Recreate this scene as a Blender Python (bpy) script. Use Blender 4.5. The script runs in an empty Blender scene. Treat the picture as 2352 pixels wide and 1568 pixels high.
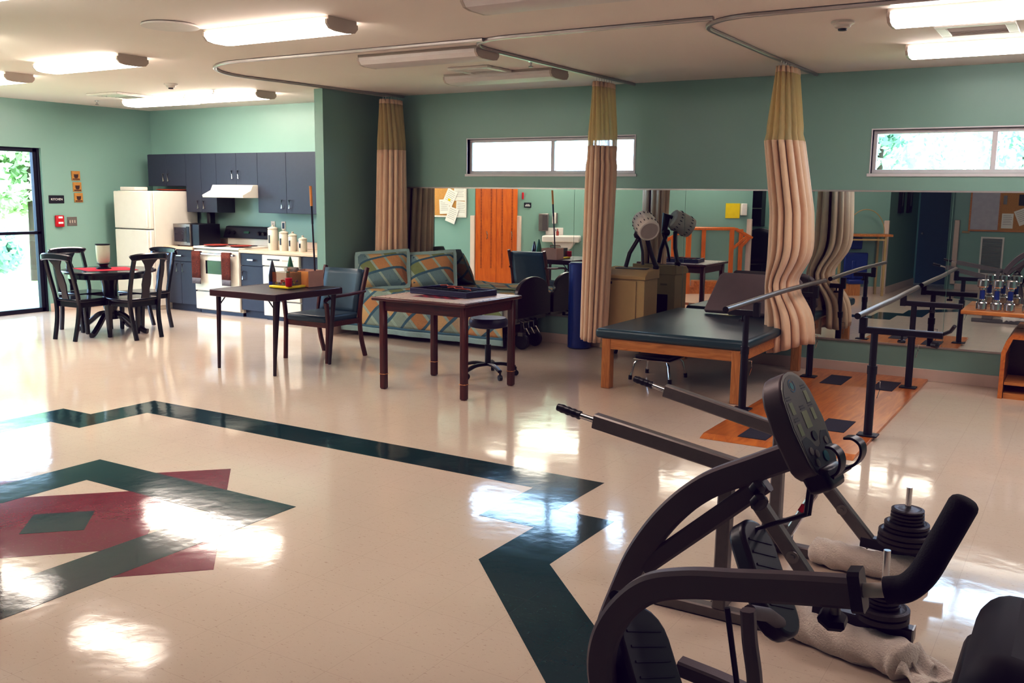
import bpy, bmesh, math, random
from mathutils import Vector, Matrix
random.seed(7)
S = bpy.context.scene
COL = S.collection
PI = math.pi

# ---------------------------------------------------------------- helpers
def lin(h):
    h = h.lstrip('#')
    o = []
    for i in (0, 2, 4):
        c = int(h[i:i+2], 16) / 255
        o.append(c / 12.92 if c <= 0.04045 else ((c + 0.055) / 1.055) ** 2.4)
    return (o[0], o[1], o[2], 1)

class NT:
    """small node-tree writer"""
    def __init__(s, name):
        s.m = bpy.data.materials.new(name); s.m.use_nodes = True
        s.t = s.m.node_tree; s.b = s.t.nodes['Principled BSDF']
        s.out = s.t.nodes['Material Output']
    def n(s, typ, **kw):
        x = s.t.nodes.new('ShaderNode' + typ)
        for k, v in kw.items():
            if k.startswith('i_'):
                key = k[2:]
                key = int(key) if key.isdigit() else key.replace('_', ' ')
                x.inputs[key].default_value = v
            else: setattr(x, k, v)
        return x
    def l(s, a, b): s.t.links.new(a, b)
    def math(s, op, a, b=None, c=None):
        x = s.n('Math', operation=op)
        for i, v in enumerate((a, b, c)):
            if v is None: continue
            if isinstance(v, (int, float)): x.inputs[i].default_value = v
            else: s.l(v, x.inputs[i])
        return x.outputs[0]
    def mix(s, f, a, b):
        x = s.n('Mix', data_type='RGBA')
        for i, v in ((0, f), (6, a), (7, b)):
            if isinstance(v, (int, float, tuple)): x.inputs[i].default_value = v
            else: s.l(v, x.inputs[i])
        return x.outputs[2]
    def coord(s): return s.n('TexCoord').outputs['Object']
    def bump(s, h, strength=.2, dist=.01):
        b = s.n('Bump', i_Strength=strength, i_Distance=dist); s.l(h, b.inputs['Height']); s.l(b.outputs[0], s.b.inputs['Normal'])

def mat(name, col, rough=.5, metal=0, var=.06, nscale=12, bump=0, bscale=60, coat=0, spec=.5, sheen=0, emit=0):
    t = NT(name); c = lin(col); b = t.b
    b.inputs['Roughness'].default_value = rough; b.inputs['Metallic'].default_value = metal
    b.inputs['Coat Weight'].default_value = coat; b.inputs['Specular IOR Level'].default_value = spec
    b.inputs['Sheen Weight'].default_value = sheen
    ns = t.n('TexNoise', i_Scale=nscale, i_Detail=3); t.l(t.coord(), ns.inputs['Vector'])
    d = tuple(v * (1 - var * 2) for v in c[:3]) + (1,); e = tuple(min(1, v * (1 + var * 2)) for v in c[:3]) + (1,)
    cc = t.mix(ns.outputs['Fac'], d, e); t.l(cc, b.inputs['Base Color'])
    if emit:
        b.inputs['Emission Color'].default_value = c; b.inputs['Emission Strength'].default_value = emit
    if bump:
        n2 = t.n('TexNoise', i_Scale=bscale, i_Detail=4); t.l(t.coord(), n2.inputs['Vector']); t.bump(n2.outputs['Fac'], bump)
    return t.m

def wood(name, c1, c2, rough=.35, scale=3, axis=0, coat=.2):
    t = NT(name); mp = t.n('Mapping'); t.l(t.coord(), mp.inputs[0])
    sc = [scale * 5] * 3; sc[axis] = scale * .5; mp.inputs['Scale'].default_value = sc
    ns = t.n('TexNoise', i_Scale=2.5, i_Detail=6, i_Distortion=1.5); t.l(mp.outputs[0], ns.inputs['Vector'])
    cr = t.n('ValToRGB'); cr.color_ramp.elements[0].position = .3; cr.color_ramp.elements[1].position = .7
    cr.color_ramp.elements[0].color = lin(c1); cr.color_ramp.elements[1].color = lin(c2)
    t.l(ns.outputs['Fac'], cr.inputs[0]); t.l(cr.outputs[0], t.b.inputs['Base Color'])
    t.b.inputs['Roughness'].default_value = rough; t.b.inputs['Coat Weight'].default_value = coat
    t.b.inputs['Coat Roughness'].default_value = .2
    t.bump(ns.outputs['Fac'], .05)
    return t.m

class MB:
    """collects shapes, then links them as ONE mesh object"""
    def __init__(s): s.v = []; s.f = []
    def add(s, vs, fs):
        k = len(s.v); s.v += [Vector(v) for v in vs]; s.f += [[k + i for i in f] for f in fs]; return s
    def box(s, a, b, rot=None, at=None):
        x0, y0, z0 = [min(a[i], b[i]) for i in range(3)]; x1, y1, z1 = [max(a[i], b[i]) for i in range(3)]
        vs = [Vector(p) for p in ((x0,y0,z0),(x1,y0,z0),(x1,y1,z0),(x0,y1,z0),(x0,y0,z1),(x1,y0,z1),(x1,y1,z1),(x0,y1,z1))]
        if rot is not None:
            c = Vector(at) if at is not None else (vs[0] + vs[6]) / 2
            vs = [c + rot @ (v - c) for v in vs]
        return s.add(vs, [(0,3,2,1),(4,5,6,7),(0,1,5,4),(1,2,6,5),(2,3,7,6),(3,0,4,7)])
    def tbox(s, c0, s0, c1, s1):
        """tapered post: bottom centre/size, top centre/size"""
        vs = []
        for c, q in ((c0, s0), (c1, s1)):
            for i, j in ((-1,-1),(1,-1),(1,1),(-1,1)): vs.append((c[0] + i*q[0]/2, c[1] + j*q[1]/2, c[2]))
        return s.add(vs, [(0,3,2,1),(4,5,6,7),(0,1,5,4),(1,2,6,5),(2,3,7,6),(3,0,4,7)])
    def sweep(s, pts, prof, up=(0,0,1), closed=False, scales=None, cap=True):
        """sweep a 2-D profile [(a,b)..] along points; a = sideways, b = along up"""
        pts = [Vector(p) for p in pts]; n = len(pts); m = len(prof); vs = []; fs = []
        up = Vector(up); last = None
        for i, p in enumerate(pts):
            if closed: d = pts[(i+1) % n] - pts[i-1]
            else: d = pts[min(i+1, n-1)] - pts[max(i-1, 0)]
            d.normalize()
            w = d.cross(up)
            if w.length < 1e-3: w = last if last else d.cross(Vector((1, 0, .01)))
            w = w.normalized(); last = w; h = w.cross(d).normalized()
            # mitre
            k = 1
            if 0 < i < n - 1 or closed:
                a = (p - pts[i-1]).normalized(); b = (pts[(i+1) % n] - p).normalized()
                k = 1 / max(.5, math.sqrt(max(0, (1 + a.dot(b)) / 2)))
            sc = scales[i] if scales else 1
            for (u, v) in prof: vs.append(p + w * u * sc + h * v * sc * (k if abs(h.dot(Vector((0,0,1)))) > .2 else 1))
        for i in range(n if closed else n - 1):
            for j in range(m):
                a = i * m + j; b = i * m + (j+1) % m; c = ((i+1) % n) * m + (j+1) % m; d2 = ((i+1) % n) * m + j
                fs.append((a, b, c, d2))
        if cap and not closed:
            fs.append(tuple(range(m))[::-1]); fs.append(tuple((n-1) * m + j for j in range(m)))
        return s.add(vs, fs)
    def tube(s, pts, r, seg=12, closed=False, radii=None, up=(0,0,1)):
        prof = [(math.cos(2*PI*i/seg) * r, math.sin(2*PI*i/seg) * r) for i in range(seg)]
        return s.sweep(pts, prof, up, closed, radii)
    def rtube(s, pts, w, h, up=(0,0,1), c=.006, scales=None):
        a, b = w/2, h/2
        prof = [(-a+c,-b),(a-c,-b),(a,-b+c),(a,b-c),(a-c,b),(-a+c,b),(-a,b-c),(-a,-b+c)]
        return s.sweep(pts, prof, up, False, scales)
    def cyl(s, p0, p1, r0, r1=None, seg=20):
        r1 = r0 if r1 is None else r1
        p0 = Vector(p0); p1 = Vector(p1); d = (p1-p0).normalized()
        a = d.cross(Vector((0,0,1)) if abs(d.z) < .9 else Vector((1,0,0))).normalized(); b = d.cross(a)
        vs = []
        for p, r in ((p0, r0), (p1, r1)):
            for i in range(seg):
                t = 2*PI*i/seg; vs.append(p + (a*math.cos(t) + b*math.sin(t)) * r)
        fs = [(i, (i+1) % seg, seg + (i+1) % seg, seg + i) for i in range(seg)]
        fs += [tuple(range(seg))[::-1], tuple(range(seg, 2*seg))]
        return s.add(vs, fs)
    def lathe(s, prof, c=(0,0,0), axis=None, seg=28):
        """profile [(r, h)..] turned about an axis through c"""
        c = Vector(c); d = Vector(axis or (0,0,1)).normalized()
        a = d.cross(Vector((0,0,1)) if abs(d.z) < .9 else Vector((1,0,0))).normalized(); b = d.cross(a)
        vs = []; fs = []; n = len(prof)
        for r, h in prof:
            for i in range(seg):
                t = 2*PI*i/seg; vs.append(c + d*h + (a*math.cos(t) + b*math.sin(t)) * max(r, 1e-4))
        for k in range(n-1):
            for i in range(seg):
                fs.append((k*seg+i, k*seg+(i+1) % seg, (k+1)*seg+(i+1) % seg, (k+1)*seg+i))
        fs += [tuple(range(seg))[::-1], tuple((n-1)*seg+i for i in range(seg))]
        return s.add(vs, fs)
    def prism(s, poly, z0, z1, fn=None):
        """polygon [(a,b)..] extruded z0..z1; fn maps (a,b,z) to space"""
        fn = fn or (lambda a, b, z: (a, b, z)); n = len(poly)
        vs = [fn(a, b, z0) for a, b in poly] + [fn(a, b, z1) for a, b in poly]
        fs = [tuple(range(n))[::-1], tuple(range(n, 2*n))] + [(i, (i+1) % n, n+(i+1) % n, n+i) for i in range(n)]
        return s.add(vs, fs)
    def grid(s, fn, nu, nv, closed_u=False):
        vs = [fn(i/(nu if closed_u else nu-1), j/(nv-1)) for j in range(nv) for i in range(nu)]
        fs = []
        for j in range(nv-1):
            for i in range(nu if closed_u else nu-1):
                fs.append((j*nu+i, j*nu+(i+1) % nu, (j+1)*nu+(i+1) % nu, (j+1)*nu+i))
        return s.add(vs, fs)
    def build(s, name, m, parent=None, bevel=0, seg=2, smooth=35, solid=0, subd=0, fix=True):
        me = bpy.data.meshes.new(name)
        off = Vector((0,0,0)); rz = Matrix.Identity(3)
        if parent is not None:
            off = parent.location.copy(); rz = Matrix.Rotation(-parent.rotation_euler.z, 3, 'Z')
        elif s.v:
            lo = [min(v[i] for v in s.v) for i in range(3)]; hi = [max(v[i] for v in s.v) for i in range(3)]
            off = Vector(((lo[0]+hi[0])/2, (lo[1]+hi[1])/2, lo[2]))
        me.from_pydata([rz @ (v - off) for v in s.v], [], s.f)
        if fix:
            bm = bmesh.new(); bm.from_mesh(me); bmesh.ops.recalc_face_normals(bm, faces=bm.faces); bm.to_mesh(me); bm.free()
        me.materials.append(m)
        if smooth:
            for p in me.polygons: p.use_smooth = True
            me.set_sharp_from_angle(angle=math.radians(smooth))
        o = bpy.data.objects.new(name, me); COL.objects.link(o)
        if parent is not None: o.parent = parent
        else: o.location = off
        if solid:
            q = o.modifiers.new('s', 'SOLIDIFY'); q.thickness = solid; q.offset = 0
        if bevel:
            q = o.modifiers.new('b', 'BEVEL'); q.width = bevel; q.segments = seg; q.limit_method = 'ANGLE'; q.angle_limit = math.radians(40); q.harden_normals = False
        if subd:
            q = o.modifiers.new('u', 'SUBSURF'); q.levels = subd; q.render_levels = subd
        return o

def tag(o, label, cat, group=None, kind=None):
    if label: o['label'] = label
    if cat: o['category'] = cat
    if group: o['group'] = group
    if kind: o['kind'] = kind
    return o
def thing(name, label, cat, loc=(0,0,0), rotz=0, group=None):
    o = bpy.data.objects.new(name, None); COL.objects.link(o); o.empty_display_size = .1
    o.location = loc; o.rotation_euler = (0, 0, rotz)
    return tag(o, label, cat, group)
def struct(o): o['kind'] = 'structure'; return o
def dup(root, loc, rotz=0, label=None, group=None):
    def cp(o, par):
        c = o.copy(); COL.objects.link(c)
        if par is not None: c.parent = par
        for ch in [x for x in list(bpy.data.objects) if x.parent == o and x != c]: cp(ch, c)
        return c
    r = cp(root, None); r.location = loc; r.rotation_euler = (0, 0, rotz)
    if label: r['label'] = label
    if group: r['group'] = group
    return r
def lettering(txt, size, m, parent, loc, normal, name='lettering', depth=.0015, up=(0,0,1)):
    """flat raised letters centred at loc, facing normal"""
    cu = bpy.data.curves.new(name, 'FONT'); cu.body = txt; cu.size = size; cu.extrude = depth
    cu.align_x = 'CENTER'; cu.align_y = 'CENTER'
    t = bpy.data.objects.new('tmp', cu); COL.objects.link(t)
    bpy.context.view_layer.update()
    me = bpy.data.meshes.new_from_object(t.evaluated_get(bpy.context.evaluated_depsgraph_get()))
    bpy.data.objects.remove(t)
    n = Vector(normal).normalized(); uz = Vector(up); x = uz.cross(n).normalized(); y = n.cross(x)
    R3 = Matrix((x, y, n)).transposed()
    off = parent.location
    for v in me.vertices: v.co = R3 @ v.co + Vector(loc) - off
    me.materials.clear(); me.materials.append(m)
    o = bpy.data.objects.new(name, me); COL.objects.link(o); o.parent = parent
    return o
def arc(c, r, a0, a1, n, fn): return [fn(c[0] + r*math.cos(a0+(a1-a0)*i/n), c[1] + r*math.sin(a0+(a1-a0)*i/n)) for i in range(n+1)]
def smoothpath(pts, n=6):
    """Catmull-Rom through points"""
    P = [Vector(p) for p in pts]; P = [P[0]*2-P[1]] + P + [P[-1]*2-P[-2]]; o = []
    for i in range(1, len(P)-2):
        for k in range(n):
            t = k/n; a, b, c, d = P[i-1], P[i], P[i+1], P[i+2]
            o.append(.5*((2*b) + (c-a)*t + (2*a-5*b+4*c-d)*t*t + (3*b-a-3*c+d)*t**3))
    o.append(P[-2]); return o

# ---------------------------------------------------------------- materials
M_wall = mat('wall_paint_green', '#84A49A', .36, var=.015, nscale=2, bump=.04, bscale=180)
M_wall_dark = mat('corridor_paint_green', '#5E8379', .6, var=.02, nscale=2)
M_ceil = mat('ceiling_paint', '#EADFD8', .8, var=.01, nscale=1.5, bump=.02, bscale=120)
M_base = mat('vinyl_baseboard', '#C9B5A8', .4, var=.02)
M_guard = mat('corner_guard_vinyl', '#CDB8AA', .45, var=.02)
M_alu = mat('aluminium', '#B9B5B4', .35, metal=.9, var=.03)
M_winframe = mat('window_frame_grey', '#CFCBD0', .4, var=.02)
M_darkframe = mat('dark_bronze_frame', '#1A1A2A', .35, metal=.5, var=.03)
M_black = mat('black_plastic', '#0B0A12', .35, var=.05)
M_blacksoft = mat('black_foam', '#0C0A12', .75, var=.1, bump=.2, bscale=200)
M_blackm = mat('black_powder_coat', '#15141F', .38, metal=.2, var=.05)
M_chrome = mat('chrome', '#D8D8DC', .12, metal=1, var=.02)
M_steel = mat('brushed_steel', '#8C8782', .38, metal=.75, var=.08, nscale=30)
M_grey = mat('grey_powder_coat', '#6E6560', .42, metal=.25, var=.04)
M_white = mat('white_enamel', '#DDD8CE', .3, var=.02, coat=.3)
M_whitep = mat('white_plastic', '#D9D2CC', .4, var=.03)
M_cab = mat('slate_laminate', '#2C3440', .5, var=.05, nscale=20)
M_counter = mat('beige_laminate', '#CDB9A2', .35, var=.05, nscale=60)
M_teal = mat('teal_vinyl', '#23434C', .32, var=.06, bump=.05, bscale=90, coat=.2)
M_chair_teal = mat('chair_vinyl', '#2A4A58', .4, var=.05, bump=.05, bscale=120)
M_blackwood = mat('black_lacquered_wood', '#0D0A14', .25, var=.1, coat=.3)
M_cherry = wood('cherry_wood', '#3A1512', '#5B241B', .3, 3, 2)
M_cherryx = wood('cherry_wood_rail', '#36130F', '#5B241B', .3, 3, 0)
M_dkwood = wood('dark_walnut', '#1E0F14', '#2C161B', .35, 3, 1)
M_oak = wood('golden_oak', '#A86A30', '#CC8F50', .35, 3, 2)
M_oakx = wood('golden_oak_rail', '#A86A30', '#CC8F50', .35, 3, 0)
M_ply = wood('varnished_plywood', '#A55C1E', '#CF8238', .3, 1.2, 1, coat=.5)
M_orange = wood('orange_locker_wood', '#B8600F', '#CF7418', .35, 2, 2)
M_grip = mat('black_grip_strip', '#25222E', .8, var=.15, bump=.3, bscale=300)
M_cream = mat('cream_steel', '#B39A6C', .45, var=.03)
M_creamd = mat('cream_steel_shadow', '#8E7B52', .5, var=.03)
M_curtain = mat('curtain_cloth', '#DCBFA4', .85, var=.03, sheen=.3, bump=.1, bscale=150)
M_blue = mat('blue_vinyl', '#0F2E78', .35, var=.05, coat=.2)
M_towel = mat('terry_towel', '#E6D8CF', .95, var=.06, bump=.6, bscale=140, sheen=.4)
M_iron = mat('cast_iron', '#3B3638', .42, metal=.5, var=.15, nscale=40, bump=.2, bscale=80)
M_red = mat('red_plastic', '#B01420', .4)
M_redcloth = mat('red_placemat', '#A81426', .8, bump=.3, bscale=200)
M_yellow = mat('yellow_plastic', '#E0C400', .4)
M_greenp = mat('green_plastic', '#0C5A32', .3)
M_paper = mat('white_paper', '#E2DED8', .8, var=.03)
M_card = mat('cardboard', '#CC8C4C', .75, var=.06)
M_cardp = mat('pinkish_cardboard', '#B58E7C', .75, var=.05)
M_mauve = mat('mauve_vinyl', '#786A6C', .55, var=.04, bump=.05)
M_purple = mat('navy_vinyl', '#1D1C3E', .4, var=.05)
M_signtxt = mat('sign_white', '#E6E4E0', .5, emit=.05)
M_lens_on = mat('lit_lens', '#FFF6E8', .3, emit=6.0)
M_lens_off = mat('unlit_lens', '#D9D0CE', .5, var=.02)
M_fixture = mat('fixture_end_cap', '#B9ADA2', .45, var=.02)
M_glassjar = None

def glassmat(name, tint=(1,1,1,1), gl=.08, rough=.02):
    t = NT(name); t.t.nodes.remove(t.b)
    a = t.n('BsdfTransparent', i_Color=tint); g = t.n('BsdfGlossy', i_Roughness=rough)
    lw = t.n('LayerWeight', i_Blend=.25)
    f = t.math('MULTIPLY_ADD', lw.outputs['Fresnel'], .8, gl)
    mx = t.n('MixShader'); t.l(f, mx.inputs[0]); t.l(a.outputs[0], mx.inputs[1]); t.l(g.outputs[0], mx.inputs[2])
    t.l(mx.outputs[0], t.out.inputs[0]); return t.m
M_glass = glassmat('window_glass', (.97,.99,.98,1), .03)
M_clear = glassmat('clear_plastic', (.85,.86,.84,1), .12, .1)
M_jar = mat('frosted_jar_glass', '#B9BFAE', .3, coat=.4)

def mirror():
    t = NT('mirror_glass'); b = t.b
    b.inputs['Base Color'].default_value = (.74,.79,.77,1); b.inputs['Metallic'].default_value = 1
    b.inputs['Roughness'].default_value = .006
    ns = t.n('TexNoise', i_Scale=.5, i_Detail=0); t.l(t.coord(), ns.inputs['Vector']); t.bump(ns.outputs['Fac'], .01, .01)
    return t.m
M_mirror = mirror()

def net():
    t = NT('curtain_net'); t.b.inputs['Base Color'].default_value = lin('#E3CFA2'); t.b.inputs['Roughness'].default_value = .8
    tr = t.n('BsdfTransparent'); df = t.n('BsdfTranslucent', i_Color=lin('#EBD8AA'))
    mx = t.n('MixShader', i_0=.45); t.l(t.b.outputs[0], mx.inputs[1]); t.l(df.outputs[0], mx.inputs[2])
    uv = t.coord(); sp = t.n('SeparateXYZ'); t.l(uv, sp.inputs[0])
    w = t.math('FRACT', t.math('MULTIPLY', sp.outputs[2], 260.0)); w = t.math('GREATER_THAN', w, .55)
    f = t.math('MULTIPLY_ADD', w, .3, .18)
    m2 = t.n('MixShader'); t.l(f, m2.inputs[0]); t.l(mx.outputs[0], m2.inputs[1]); t.l(tr.outputs[0], m2.inputs[2])
    t.l(m2.outputs[0], t.out.inputs[0]); return t.m
M_net = net()

def floor_mat(name, base, fleck, var=.04, seams=True, rough=.09):
    t = NT(name); co = t.coord(); b = t.b
    n1 = t.n('TexNoise', i_Scale=1.2, i_Detail=2); t.l(co, n1.inputs['Vector'])
    mp = t.n('Mapping'); t.l(co, mp.inputs[0]); mp.inputs['Scale'].default_value = (1, 2.2, 1); mp.inputs['Rotation'].default_value = (0, 0, .5)
    n2 = t.n('TexNoise', i_Scale=38, i_Detail=4, i_Roughness=.7); t.l(mp.outputs[0], n2.inputs['Vector'])
    cr = t.n('ValToRGB'); cr.color_ramp.elements[0].position = .33; cr.color_ramp.elements[1].position = .40
    cr.color_ramp.elements[0].color = lin(fleck); cr.color_ramp.elements[1].color = lin(base)
    t.l(n2.outputs['Fac'], cr.inputs[0])
    c = lin(base); d = tuple(v*(1-var*2) for v in c[:3]) + (1,)
    col = t.mix(t.math('MULTIPLY', n1.outputs['Fac'], .6), cr.outputs[0], d)
    if seams:
        sp = t.n('SeparateXYZ'); t.l(co, sp.inputs[0])
        def seam(o, off):
            u = t.math('FRACT', t.math('MULTIPLY_ADD', o, 1/.3048, off)); u = t.math('ABSOLUTE', t.math('SUBTRACT', u, .5))
            return t.math('GREATER_THAN', u, .4965)
        # tile lines laid in line with the border pattern
        sm = t.math('MAXIMUM', seam(sp.outputs[0], .5 + 2.37/.3048), seam(sp.outputs[1], .5 - 4.98/.3048))
        col = t.mix(t.math('MULTIPLY', sm, .18), col, lin('#6b5446'))
    t.l(col, b.inputs['Base Color'])
    rn = t.n('TexNoise', i_Scale=1.7, i_Detail=5); t.l(co, rn.inputs['Vector'])
    t.l(t.math('MULTIPLY_ADD', rn.outputs['Fac'], .06, rough-.03), b.inputs['Roughness'])
    b.inputs['Specular IOR Level'].default_value = .33
    h1 = t.n('TexNoise', i_Scale=6, i_Detail=2); t.l(co, h1.inputs['Vector'])
    h2 = t.n('TexNoise', i_Scale=60, i_Detail=2); t.l(co, h2.inputs['Vector'])
    t.bump(t.math('MULTIPLY_ADD', h2.outputs['Fac'], .10, h1.outputs['Fac']), .05, .02)
    return t.m
M_floor = floor_mat('floor_vinyl_cream', '#CFBFB0', '#B09B8B')
M_fgreen = floor_mat('floor_vinyl_green', '#16393C', '#24504f', seams=True)
M_fmaroon = floor_mat('floor_vinyl_maroon', '#741C36', '#843048', seams=True)

def patch(name, s=.17, dx=0, dy=0):
    """patchwork diamonds with pale and blue sashing"""
    t = NT(name); co = t.coord(); sp = t.n('SeparateXYZ'); t.l(co, sp.inputs[0])
    u = t.math('ADD', sp.outputs[0], dx); v = t.math('ADD', t.math('ADD', sp.outputs[1], sp.outputs[2]), dy)
    a = t.math('DIVIDE', t.math('ADD', u, v), s*1.414); b = t.math('DIVIDE', t.math('SUBTRACT', u, v), s*1.414)
    fa = t.math('FRACT', a); fb = t.math('FRACT', b); ia = t.math('FLOOR', a); ib = t.math('FLOOR', b)
    cb = t.n('CombineXYZ'); t.l(ia, cb.inputs[0]); t.l(ib, cb.inputs[1])
    wn = t.n('TexWhiteNoise', noise_dimensions='2D'); t.l(cb.outputs[0], wn.inputs[0])
    cr = t.n('ValToRGB'); cr.color_ramp.interpolation = 'CONSTANT'; e = cr.color_ramp.elements
    pal = ['#7F8A5C', '#B98A5A', '#8FA093', '#C9A97A', '#6F8B92', '#B7A184', '#A9764E']
    e[0].color = lin(pal[0]); e[1].position = 1/7; e[1].color = lin(pal[1])
    for i in range(2, 7): q = e.new(i/7); q.color = lin(pal[i])
    t.l(wn.outputs[0], cr.inputs[0])
    sa = t.math('LESS_THAN', fa, .17); sb = t.math('LESS_THAN', fb, .17)
    pal2 = t.mix(sa, cr.outputs[0], lin('#9FB0A6')); pal3 = t.mix(sb, pal2, lin('#3C6478'))
    n2 = t.n('TexNoise', i_Scale=90, i_Detail=2); t.l(co, n2.inputs['Vector'])
    fin = t.mix(t.math('MULTIPLY', n2.outputs['Fac'], .3), pal3, lin('#5d6a60'))
    t.l(fin, t.b.inputs['Base Color']); t.b.inputs['Roughness'].default_value = .9
    n3 = t.n('TexNoise', i_Scale=22, i_Detail=3); t.l(co, n3.inputs['Vector']); t.bump(n3.outputs['Fac'], .5, .02)
    return t.m
M_quilt = patch('patchwork_quilt', .20, .3, .05)
M_pillow = patch('patchwork_pillow', .19, .05, .12)
M_quiltband = mat('quilt_border', '#8FA7A6', .9, bump=.4, bscale=60)
M_quiltblue = mat('quilt_blue_binding', '#4A7082', .9)

# ================================================================ SETTING
XL, YB, YK, ZC = -12.38, 9.57, 9.75, 2.87
def W(name, parts, m=None):
    mb = MB()
    for a, b in parts: mb.box(a, b)
    return struct(mb.build(name, m or M_wall, smooth=0))
struct(MB().box((-12.6,-3.2,-.06), (3.3,9.9,0)).build('floor', M_floor, smooth=0))
# the floor slab's texture runs in room coordinates, so keep its origin at the world origin
def recentre(o):
    d = o.location.copy()
    for v in o.data.vertices: v.co += d
    o.location = (0,0,0)
recentre(bpy.data.objects['floor'])
struct(MB().box((-12.6,-3.2,ZC), (3.3,9.9,ZC+.1)).build('ceiling', M_ceil, smooth=0))

def inlay(name, polys, m, zt=.0008):
    mb = MB()
    for p in polys: mb.prism(p, -.002, zt)
    o = mb.build(name, m, smooth=0); recentre(o); return struct(o)
def strip(pts, w):
    """band of width w whose outer edge runs along pts (to the right of travel = inside)"""
    P = [Vector((a, b)) for a, b in pts]; n = len(P); inn = []
    for i in range(n):
        a = P[i-1] if i else P[0]*2-P[1]; b = P[i]; c = P[i+1] if i < n-1 else P[-1]*2-P[-2]
        d1 = (b-a).normalized(); d2 = (c-b).normalized(); n1 = Vector((d1.y, -d1.x)); n2 = Vector((d2.y, -d2.x))
        k = (n1+n2); k = k / max(.25, k.dot(n1)); inn.append(b + k*w)
    return [[tuple(P[i]), tuple(P[(i+1) % n]), tuple(inn[(i+1) % n]), tuple(inn[i])] for i in range(n)]
cx0, cy0 = -4.40, 2.82
half = [(-7.30,3.17),(-6.77,3.70),(-6.77,4.40),(-6.43,4.40),(-6.43,4.98),(-2.37,4.98),(-2.37,4.40),(-2.03,4.40),(-2.03,3.70),(-.53,2.20),(-2.03,.70)]
inlay('trim_1', strip(half, .31)[:-1], M_fgreen)
o_ = .845; i_ = .53; mx, my = -4.435, 2.815
def ring(o, i): return [[(mx-o,my+o),(mx+o,my+o),(mx+i,my+i),(mx-i,my+i)], [(mx+o,my+o),(mx+o,my-o),(mx+i,my-i),(mx+i,my+i)],
                        [(mx+o,my-o),(mx-o,my-o),(mx-i,my-i),(mx+i,my-i)], [(mx-o,my-o),(mx-o,my+o),(mx-i,my+i),(mx-i,my-i)]]
inlay('trim_2', ring(o_, i_), M_fgreen, .0013)
D1 = 1.155; t_ = D1 - o_
tri = []
for sx, sy in ((0,1),(1,0),(0,-1),(-1,0)):
    px, py = sy, -sx
    tri.append([(mx+sx*D1, my+sy*D1), (mx+sx*o_+px*t_, my+sy*o_+py*t_), (mx+sx*o_-px*t_, my+sy*o_-py*t_)])
q = .47*math.sqrt(2)            # inner diamond, cut by the ring
k = q - i_
octo = [(mx-k,my+i_),(mx+k,my+i_),(mx+i_,my+k),(mx+i_,my-k),(mx+k,my-i_),(mx-k,my-i_),(mx-i_,my-k),(mx-i_,my+k)]
inlay('trim_3', tri + [octo], M_fmaroon)
g = .15*math.sqrt(2)
o = MB().prism([(mx,my+g),(mx+g,my),(mx,my-g),(mx-g,my)], 0, .0016).build('trim_4', M_fgreen, smooth=0); recentre(o); struct(o)

# back wall with the two high window openings
WA = (-6.46, -4.30, 1.925, 2.325); WB = (-1.87, .29, 1.925, 2.325)
def wallgrid(name, xs, zs, holes, y, t):
    mb = MB()
    for i in range(len(xs)-1):
        for j in range(len(zs)-1):
            x0, x1, z0, z1 = xs[i], xs[i+1], zs[j], zs[j+1]
            if (i, j) in holes:
                mb.add([(x0,y,z0),(x1,y,z0),(x1,y+t,z0),(x0,y+t,z0)],[(0,1,2,3)]).add([(x0,y,z1),(x1,y,z1),(x1,y+t,z1),(x0,y+t,z1)],[(3,2,1,0)])
                mb.add([(x0,y,z0),(x0,y,z1),(x0,y+t,z1),(x0,y+t,z0)],[(0,1,2,3)]).add([(x1,y,z0),(x1,y,z1),(x1,y+t,z1),(x1,y+t,z0)],[(3,2,1,0)])
            else: mb.add([(x0,y,z0),(x1,y,z0),(x1,y,z1),(x0,y,z1)],[(0,1,2,3)]).add([(x0,y+t,z0),(x1,y+t,z0),(x1,y+t,z1),(x0,y+t,z1)],[(3,2,1,0)])
    return struct(mb.build(name, M_wall, smooth=0, fix=False))
wallgrid('wall_back', [-7.8,WA[0],WA[1],WB[0],WB[1],3.35], [0,WA[2],WA[3],ZC], {(1,1),(3,1)}, YB, .15)
W('wall_kitchen', [((XL-.15,YK,0),(-7.8,YK+.1,ZC))])
W('wall_partition', [((-7.86,8.47,0),(-7.73,YK,ZC))])
DY0, DY1, DZ = 5.86, 7.95, 2.24
W('wall_left', [((XL-.15,DY1,0),(XL,YK+.1,ZC)), ((XL-.15,DY0,DZ),(XL,DY1,ZC)), ((XL-.15,3.0,0),(XL,DY0,ZC))])
W('wall_right', [((3.2,-.8,0),(3.35,9.7,ZC))])
# walls behind the viewer, seen in the mirrors
def wseg(name, p, q, h=ZC, t=.08, m=None, z0=0):
    p = Vector((p[0], p[1], 0)); q = Vector((q[0], q[1], 0)); d = (q-p).normalized(); n = Vector((-d.y, d.x, 0))
    if n.y < 0: n = -n
    vs = [p, q, q - n*t, p - n*t]
    return struct(MB().prism([(v.x, v.y) for v in vs], z0, h).build(name, m or M_wall, smooth=0))
A0, A1 = (-12.4, 5.05), (-9.57, 4.70)
L1_ = (-8.95, 4.25); B1 = (-6.80, 3.35); C0 = (-6.62, 3.28); C1 = (-5.22, 2.40); O1 = (-4.62, 2.15)
Dd0, Dd1 = (-4.6, 2.2), (-3.13, 1.2)
wseg('wall_notice', A0, A1); wseg('wall_lockers', A1, L1_); wseg('wall_sink', L1_, B1)
wseg('wall_nook', (-7.6,1.9), (-6.3,1.9)); wseg('wall_stairs', C0, C1)
wseg('wall_office', (-6.2,.6), (-4.3,.6)); wseg('wall_hoop', Dd0, Dd1)
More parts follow.
